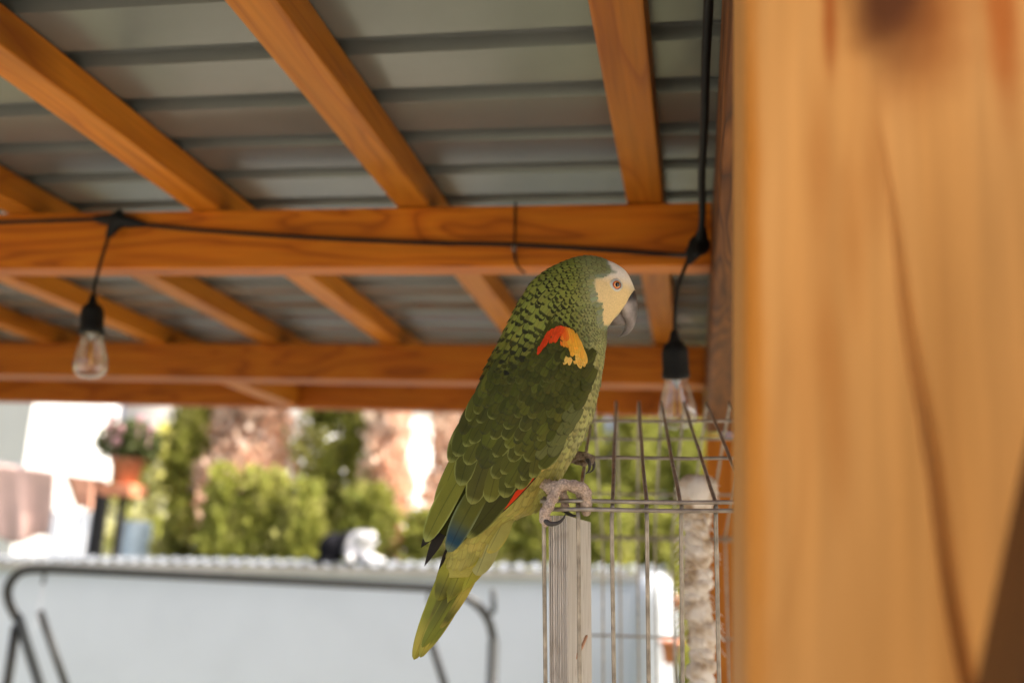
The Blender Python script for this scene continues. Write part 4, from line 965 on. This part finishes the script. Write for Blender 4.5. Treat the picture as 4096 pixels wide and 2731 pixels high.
# hedge: each shrub is trunk + crown of small scale-leaf sprays
GREENS = [lin((158, 160, 76)), lin((142, 146, 66)), lin((176, 174, 100)), lin((120, 126, 56))]
DEAD = [lin((240, 214, 192)), lin((246, 228, 210)), lin((226, 196, 174)), lin((238, 200, 172))]
LIGHT = [lin((214, 210, 130)), lin((226, 224, 176)), lin((182, 186, 96))]
def shrub(px, ytop, d, wpx, cols, label, group, dens=1.0, nleaf=5200, cone=.6, seed=0, leaf=.035, name='thuja', zbase=0.0, cat='hedge tree'):
    r = random.Random(seed + int(px)); c = q(px, ytop, d); H = c.z; X, Y = c.x, c.y; W = wpx / 2 * d / (F / S)
    e = empty(name, (X, Y, zbase)); tag(e, label, cat, group)
    bm = bmesh.new(); add_tube(bm, [Vector((X, Y, zbase)), Vector((X + .01, Y, H * .5)), Vector((X, Y, H * .93))], [.035, .025, .006], 8)
    for k in range(14):
        a = r.uniform(0, 6.28); z = H * r.uniform(.15, .85); add_tube(bm, [Vector((X, Y, z)), Vector((X + math.cos(a) * W * .6, Y + math.sin(a) * W * .6, z + .18))], [.009, .003], 5)
    link('trunk', bm_mesh('trunk', bm), M['darkpost'], e)
    v = []; f = []; col = []
    ph = [r.uniform(0, 6.28) for _ in range(6)]
    # clumps give uneven outline and light and dark groups
    clumps = []
    for k in range(int(150 * dens)):
        z = r.random() ** .9; a = r.uniform(0, 6.28); prof = max(.12, (1 - z) ** cone) * (1 if z > .08 else .7); prof = min(prof, 1)
        rad = W * prof * (.86 + .22 * math.sin(3 * a + ph[0] + 5 * z) * math.sin(7 * z + ph[1])) * r.uniform(.55, 1)
        clumps.append((X + rad * math.cos(a), Y + rad * math.sin(a), zbase + .05 + z * (H - zbase - .08), r.uniform(.55, 1.15), r.choice(cols), r.uniform(.75, 1.2)))
    for k in range(int(nleaf * 1.9 * dens)):
        cx_, cy_, cz_, sz, cc, br_ = clumps[r.randrange(len(clumps))]; g = .11 * sz * (W / .35) ** .5
        p = Vector((cx_ + r.gauss(0, g * .6), cy_ + r.gauss(0, g * .6), cz_ + r.gauss(0, g)))
        if p.z > H + .05 or p.z < .02: continue
        upv = Vector((p.x - X, p.y - Y, 0)); upv = (upv.normalized() if upv.length > .01 else Vector((1, 0, 0))) * .5 + Vector((r.gauss(0, .5), r.gauss(0, .5), 1)); upv.normalize()
        sd_ = upv.cross(Vector((r.gauss(0, 1), r.gauss(0, 1), r.gauss(0, 1)))).normalized(); l = leaf * 1.25 * r.uniform(.7, 1.5); w = l * .5; b0 = len(v)
        v += [p - sd_ * w * .3, p + upv * l * .6 - sd_ * w, p + upv * l * 1.3, p + upv * l * .6 + sd_ * w]; f.append((b0, b0 + 1, b0 + 2, b0 + 3)); kk = br_ * r.uniform(.8, 1.2); col += [tuple(ch * kk for ch in cc)] * 4
    me = mesh('crown', v, f); color_attr(me, col); link('crown', me, M['leaf'], e)
GG, GD, GS = 'green hedge trees behind the wall', 'dead brown hedge trees behind the wall', 'low green shrubs along the wall'
shrub(462, 800, 8.4, 112, GREENS, 'slim tall green thuja at the open sky end of the hedge', GG, seed=1, cone=.35)
shrub(610, 780, 8.5, 235, DEAD, 'broad dead thuja with pale beige foliage between two green ones', GD, seed=2, cone=.25, nleaf=7500)
shrub(805, 790, 8.4, 225, GREENS, 'broad tall green thuja between two dead brown ones', GG, seed=3, cone=.25, nleaf=8000)
shrub(905, 850, 8.0, 118, DEAD, 'dead brown thuja beside the gap of sky in the hedge', GD, seed=4, cone=.35, dens=.8)
shrub(1036, 840, 8.2, 84, DEAD, 'narrow dead thuja right of the sky gap, behind the parrot', GD, seed=5, cone=.35, dens=.7)
shrub(1160, 860, 8.3, 190, GREENS, 'tall green thuja between the parrot and the corner plank', GG, seed=6, cone=.3, nleaf=6500)
for i, (x, y, w, lab) in enumerate(((1330, 900, 190, 'tall green thuja rising behind the left bars of the cage'), (1460, 880, 170, 'tall green thuja behind the middle of the cage mesh'), (1590, 900, 170, 'tall green thuja beside the far pergola post'))):
    shrub(x, y, 8.6, w, [mixc(c, LIGHT[2], .35) for c in GREENS], lab, GG, seed=10 + i, cone=.3, nleaf=6500)
for i, (x, y, w, d, lab) in enumerate(((520, 1085, 100, 7.5, 'low rounded green shrub below the slim tall thuja'), (610, 1095, 160, 7.6, 'low green shrub in front of the pale dead thuja'), (700, 1120, 170, 7.5, 'low green shrub right behind the cat'), (850, 1130, 190, 7.6, 'low green shrub in front of the cat facing end'), (980, 1195, 170, 7.5, 'lowest green shrub under the sky gap in the hedge'), (1110, 1150, 190, 7.5, 'low green shrub behind the tail of the parrot'), (1250, 1130, 180, 7.6, 'low green shrub behind the corner plank of the cage'), (1390, 1140, 190, 7.6, 'low green shrub behind the first bars of the cage'), (1540, 1190, 180, 7.8, 'low green shrub beyond the right end of the wall'))):
    shrub(x, y, d, w, GREENS, lab, GS, seed=30 + i, cone=.45, nleaf=5200, name='shrub', cat='shrub')
for i, (x, y, w, lab) in enumerate(((318, 1030, 130, 'pale sunlit bush beside the flower pot'), (385, 990, 70, 'thin pale yellow green bush against the open sky'))):
    shrub(x, y, 11.5, w, LIGHT, lab, 'pale bushes past the hedge', seed=50 + i, cone=.4, nleaf=1500, dens=.5, name='bush', cat='bush', leaf=.06)

# flower pot on a tall terracotta pedestal
def flower_pot():
    b = q(287, 1112, 8.0); e = empty('flower_pot', b); tag(e, 'orange terracotta flower pot with bushy leaves and pink flowers', 'flower pot')
    k = 8.0 / (F / S)
    lathe('pot', [(0, 0), (26 * k, 0), (37 * k, 50 * k), (40 * k, 50 * k), (41 * k, 60 * k), (36 * k, 60 * k), (34 * k, 52 * k), (0, 50 * k)], M['terracotta'], e, matrix=Matrix.Translation(b))
    v = []; f = []; col = []; r = random.Random(5); cc = b + Vector((.0, 0, 100 * k))
    for n in range(1500):
        d = Vector((r.gauss(0, 1), r.gauss(0, 1), r.gauss(0, 1))).normalized() * r.uniform(.4, 1) ** .6; p = cc + Vector((d.x * 80 * k, d.y * 66 * k, d.z * 52 * k - .1 * abs(d.x) * 60 * k)); a = Vector((r.gauss(0, 1), r.gauss(0, 1), r.gauss(0, .6))).normalized(); s = a.cross(Vector((r.gauss(0, 1), r.gauss(0, 1), r.gauss(0, 1)))).normalized(); l = .05 * r.uniform(.6, 1.3); i0 = len(v)
        v += [p, p + a * l * .5 + s * l * .4, p + a * l, p + a * l * .5 - s * l * .4]; f.append((i0, i0 + 1, i0 + 2, i0 + 3)); c = random.choice((lin((96, 106, 62)), lin((120, 128, 84)), lin((74, 80, 44)))); col += [c] * 4
    me = mesh('leaves', v, f); color_attr(me, col); tag(link('leaves', me, M['leaf'], e), kind='stuff')
    for (x, y, s) in ((258, 958, 11), (276, 985, 9), (268, 1016, 12), (322, 962, 9), (345, 985, 8), (250, 975, 8)):
        bm = bmesh.new(); c = q(x, y, 7.9)
        for t in range(7):
            a = t * 2.4; bmesh.ops.create_icosphere(bm, subdivisions=1, radius=s * k * .55, matrix=Matrix.Translation(c + Vector((math.cos(a), math.sin(a), math.sin(a * 1.7))) * s * k * .5))
        add_tube(bm, [c, c - Vector((0, 0, .14))], .004, 5)
        me = bm_mesh('flower', bm); color_attr(me, lin((236, 190, 198))); link('flower', me, M['leaf'], e)
    p = empty('pedestal', (b.x, b.y, 0)); tag(p, 'slim pedestal with a brick red top carrying the terracotta flower pot', 'pedestal')
    box('shaft', (b.x - .025, b.y - .025, 0), (b.x + .025, b.y + .025, b.z - .10), M['darkpost'], p, .005); box('cap', (b.x - .13, b.y - .13, b.z - .10), (b.x + .13, b.y + .13, b.z - .001), M['terracotta'], p, .01)
flower_pot()

# neighbouring house, and a white one added to brighten the hedge gaps
def quad_prism(name, pts, z0, z1, mat, parent):
    v = [Vector((p.x, p.y, z0)) for p in pts] + [Vector((p.x, p.y, z1)) for p in pts]; n = len(pts)
    f = [tuple(range(n))[::-1], tuple(range(n, 2 * n))] + [(i, (i + 1) % n, n + (i + 1) % n, n + i) for i in range(n)]
    return link(name, mesh(name, v, f), mat, parent)
def big_house():
    D = 15.0; a, b = q(66, 1000, D), q(226, 1000, D + .6); back = (R3 @ Vector((-.35, 0, -1))); back.z = 0; back.normalize()
    lft = q(-420, 1000, D + 4.0)
    e = empty('house', (a.x, a.y, 0)); tag(e, 'tall white rendered neighbour house with its side wall in blue shade', 'house')
    H = q(100, 700, D).z
    pts = [a, b, b + back * 8, lft + back * 6, lft]; quad_prism('wall', pts, 0, H, M['house'], e)
    c = sum(pts, Vector()) / 5; v = [Vector((c.x + (p.x - c.x) * 1.06, c.y + (p.y - c.y) * 1.06, H + .01)) for p in pts] + [Vector((c.x, c.y, H + 2.2))]
    link('roof', mesh('roof', v, [(i, (i + 1) % 5, 5) for i in range(5)] + [(4, 3, 2, 1, 0)]), M['tile'], e)
    # window in the shaded side wall
    t = .45; p = a.lerp(lft, .22); p2 = a.lerp(lft, .34); n = Vector(((p2 - p).y, -(p2 - p).x, 0)).normalized(); n = -n if n.dot(back) > 0 else n
    z0, z1 = q(5, 1050, D).z, q(5, 960, D).z
    w = link('window', mesh('window', [Vector((x.x, x.y, z)) + n * o for o in (.03,) for z in (z0, z1) for x in (p, p2)], [(0, 1, 3, 2)]), M['window'], e)
    fr = bmesh.new()
    for x in (p, p2): add_tube(fr, [Vector((x.x, x.y, z0)) + n * .04, Vector((x.x, x.y, z1)) + n * .04], .04, 4)
    for z in (z0, z1): add_tube(fr, [Vector((p.x, p.y, z)) + n * .04, Vector((p2.x, p2.y, z)) + n * .04], .04, 4)
    f = link('frame', bm_mesh('frame', fr), M['tile'], None); f.parent = w; f.matrix_parent_inverse = Matrix.Identity(4)
big_house()
def clothes_line():
    P = [q(-240, 1040, 8.9), q(-60, 1056, 8.8), q(60, 1072, 8.75), q(150, 1089, 8.7), q(236, 1100, 8.66)]
    l = empty('clothes_line', (P[0].x, P[0].y, 0)); tag(l, 'sagging clothes line strung to the dark post behind the wall', 'clothes line')
    path = smooth_path(P, 8); tube('cord', path, .004, M['picket'], l, 6); tube('pole', [Vector((P[0].x, P[0].y, 0)), P[0] + Vector((0, 0, .05))], .03, M['darkpost'], l, 10)
    def cloth(label, x0, x1, y0a, y0b, yb, mat, taper, name):
        d = 8.76; n, m = 36, 20; v = []; f = []; r = random.Random(int(x0))
        for j in range(m + 1):
            t = j / m
            for i in range(n + 1):
                u_ = i / n; xc = (x0 + x1) / 2; x = x0 + (x1 - x0) * u_; x = xc + (x - xc) * (1 - taper * t) + 6 * t * math.sin(u_ * 3); top = y0a + (y0b - y0a) * u_; y = top + (yb - top) * t * (1 - .06 * math.sin(u_ * 9)) 
                v.append(q(x, y, d + .03 * t * math.sin(u_ * 17 + 1) + .05 * t * math.sin(u_ * 6 + 2)))
        for j in range(m):
            for i in range(n): a = j * (n + 1) + i; f.append((a, a + 1, a + n + 2, a + n + 1))
        o = link(name, mesh(name, v, f), mat, None, smooth=True); md = o.modifiers.new('thickness', 'SOLIDIFY'); md.thickness = .006
        tag(o, label, 'cloth')
    cloth('large pale pink cloth hanging from the clothes line left of the pickets', -70, 128, 1056, 1083, 1238, M['pinkcloth'], .12, 'hanging_cloth')
    cloth('small orange pink cloth bunched on the clothes line beside the flower pot', 148, 248, 1089, 1102, 1168, M['orangecloth'], .55, 'hanging_cloth')
M['pinkcloth'] = plain('pink_cloth', (.72, .50, .44), .9, 0, .08, 5); M['orangecloth'] = plain('orange_cloth', (.70, .36, .24), .9, 0, .08, 5)
clothes_line()
def added_gap_house():  # white block added and angled to the sun to whiten the sky gaps
    a, b = q(250, 1200, 24), q(1120, 1200, 21); bk = (R3 @ Vector((0, 0, -1))); bk.z = 0; bk.normalize()
    fl = a.lerp(b, .62) - bk * 2.0; e = empty('house', (fl.x, fl.y, 0)); tag(e, 'long white house added far behind the hedge to brighten its sky gaps', 'house')
    H = q(700, 905, 22).z; pts = [a, fl, b + bk * 3, b + bk * 9, a + bk * 9]
    quad_prism('wall', pts, 0, H, M['house'], e)
    c = sum(pts, Vector()) / 5; v = [Vector((c.x + (p.x - c.x) * 1.05, c.y + (p.y - c.y) * 1.05, H + .01)) for p in pts] + [Vector((c.x, c.y, H + 2.5))]
    link('roof', mesh('roof', v, [(i, (i + 1) % 5, 5) for i in range(5)] + [(4, 3, 2, 1, 0)]), M['tile'], e)
    n = Vector((fl.y - a.y, -(fl.x - a.x), 0)).normalized(); n = -n if n.dot(bk) > 0 else n
    for t0 in (.12, .34, .56, .78):
        p, p2 = a.lerp(fl, t0), a.lerp(fl, t0 + .08); w = link('window', mesh('window', [Vector((x.x, x.y, z)) + n * .03 for z in (1.0, 2.1) for x in (p, p2)], [(0, 1, 3, 2)]), M['window'], e)
        fr = bmesh.new()
        for x in (p, p2): add_tube(fr, [Vector((x.x, x.y, 1.0)) + n * .04, Vector((x.x, x.y, 2.1)) + n * .04], .04, 4)
        for z in (1.0, 2.1): add_tube(fr, [Vector((p.x, p.y, z)) + n * .04, Vector((p2.x, p2.y, z)) + n * .04], .04, 4)
        f = link('frame', bm_mesh('frame', fr), M['picket'], None); f.parent = w; f.matrix_parent_inverse = Matrix.Identity(4)
added_gap_house()
# picket fence between them
pk = empty('picket_fence', (q(170, 1270, 8.6).x, q(170, 1270, 8.6).y, 0)); tag(pk, 'short bluish white picket fence behind the left end of the wall', 'fence')
for k in range(9):
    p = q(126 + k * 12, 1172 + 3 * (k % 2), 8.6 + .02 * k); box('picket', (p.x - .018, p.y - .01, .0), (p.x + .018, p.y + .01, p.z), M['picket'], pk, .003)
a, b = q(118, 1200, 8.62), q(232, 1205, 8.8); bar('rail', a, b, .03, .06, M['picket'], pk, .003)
dp = q(235, 1132, 8.3); box_o = box('dark_post', (dp.x - .045, dp.y - .045, 0), (dp.x + .045, dp.y + .045, dp.z), M['darkpost'], None, .006); tag(box_o, 'dark square timber post between the pickets and the flower pot', 'post')
# blue barrel and white tank
bb = q(312, 1196, 8.2); k = 8.2 / (F / S)
o = lathe('barrel', [(0, 0), (.12, 0), (.135, .05), (.14, bb.z * .3), (.145, bb.z * .33), (.14, bb.z * .36), (.14, bb.z * .64), (.145, bb.z * .67), (.14, bb.z * .70), (.135, bb.z - .05), (.12, bb.z), (0, bb.z)], M['barrel'], None, matrix=Matrix.Translation((bb.x, bb.y, 0))); tag(o, 'pale blue plastic barrel standing behind the wall near the flower pot', 'barrel')
tb = q(1504, 1316, 5.8); 
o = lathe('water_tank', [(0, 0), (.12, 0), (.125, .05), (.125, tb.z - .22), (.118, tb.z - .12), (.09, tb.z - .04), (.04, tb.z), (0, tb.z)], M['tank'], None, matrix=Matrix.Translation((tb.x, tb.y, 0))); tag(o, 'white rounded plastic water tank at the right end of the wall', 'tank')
for i, (x, y, w, lab) in enumerate(((1540, 1525, 26, 'small terracotta pot hanging right of the water tank'), (1556, 1400, 14, 'tiny brown pot higher up beside the water tank'))):
    c = q(x, y, 4.6); kk = 4.6 / (F / S); st = empty('pot_stand', (c.x, c.y, 0)); tag(st, 'thin dark stake carrying the ' + ('larger' if i == 0 else 'smaller') + ' brown pot near the water tank', 'stake')
    tube('stake', [Vector((c.x, c.y, 0)), Vector((c.x, c.y, c.z))], .008, M['darkpost'], st, 6)
    o = lathe('small_pot', [(0, .003), (w * kk * .6, .003), (w * kk * .9, w * kk * 1.7), (w * kk, w * kk * 1.7), (w * kk, w * kk * 2.1), (w * kk * .8, w * kk * 2.1), (0, w * kk * 1.6)], M['terracotta'], None, matrix=Matrix.Translation(c)); tag(o, lab, 'pot')
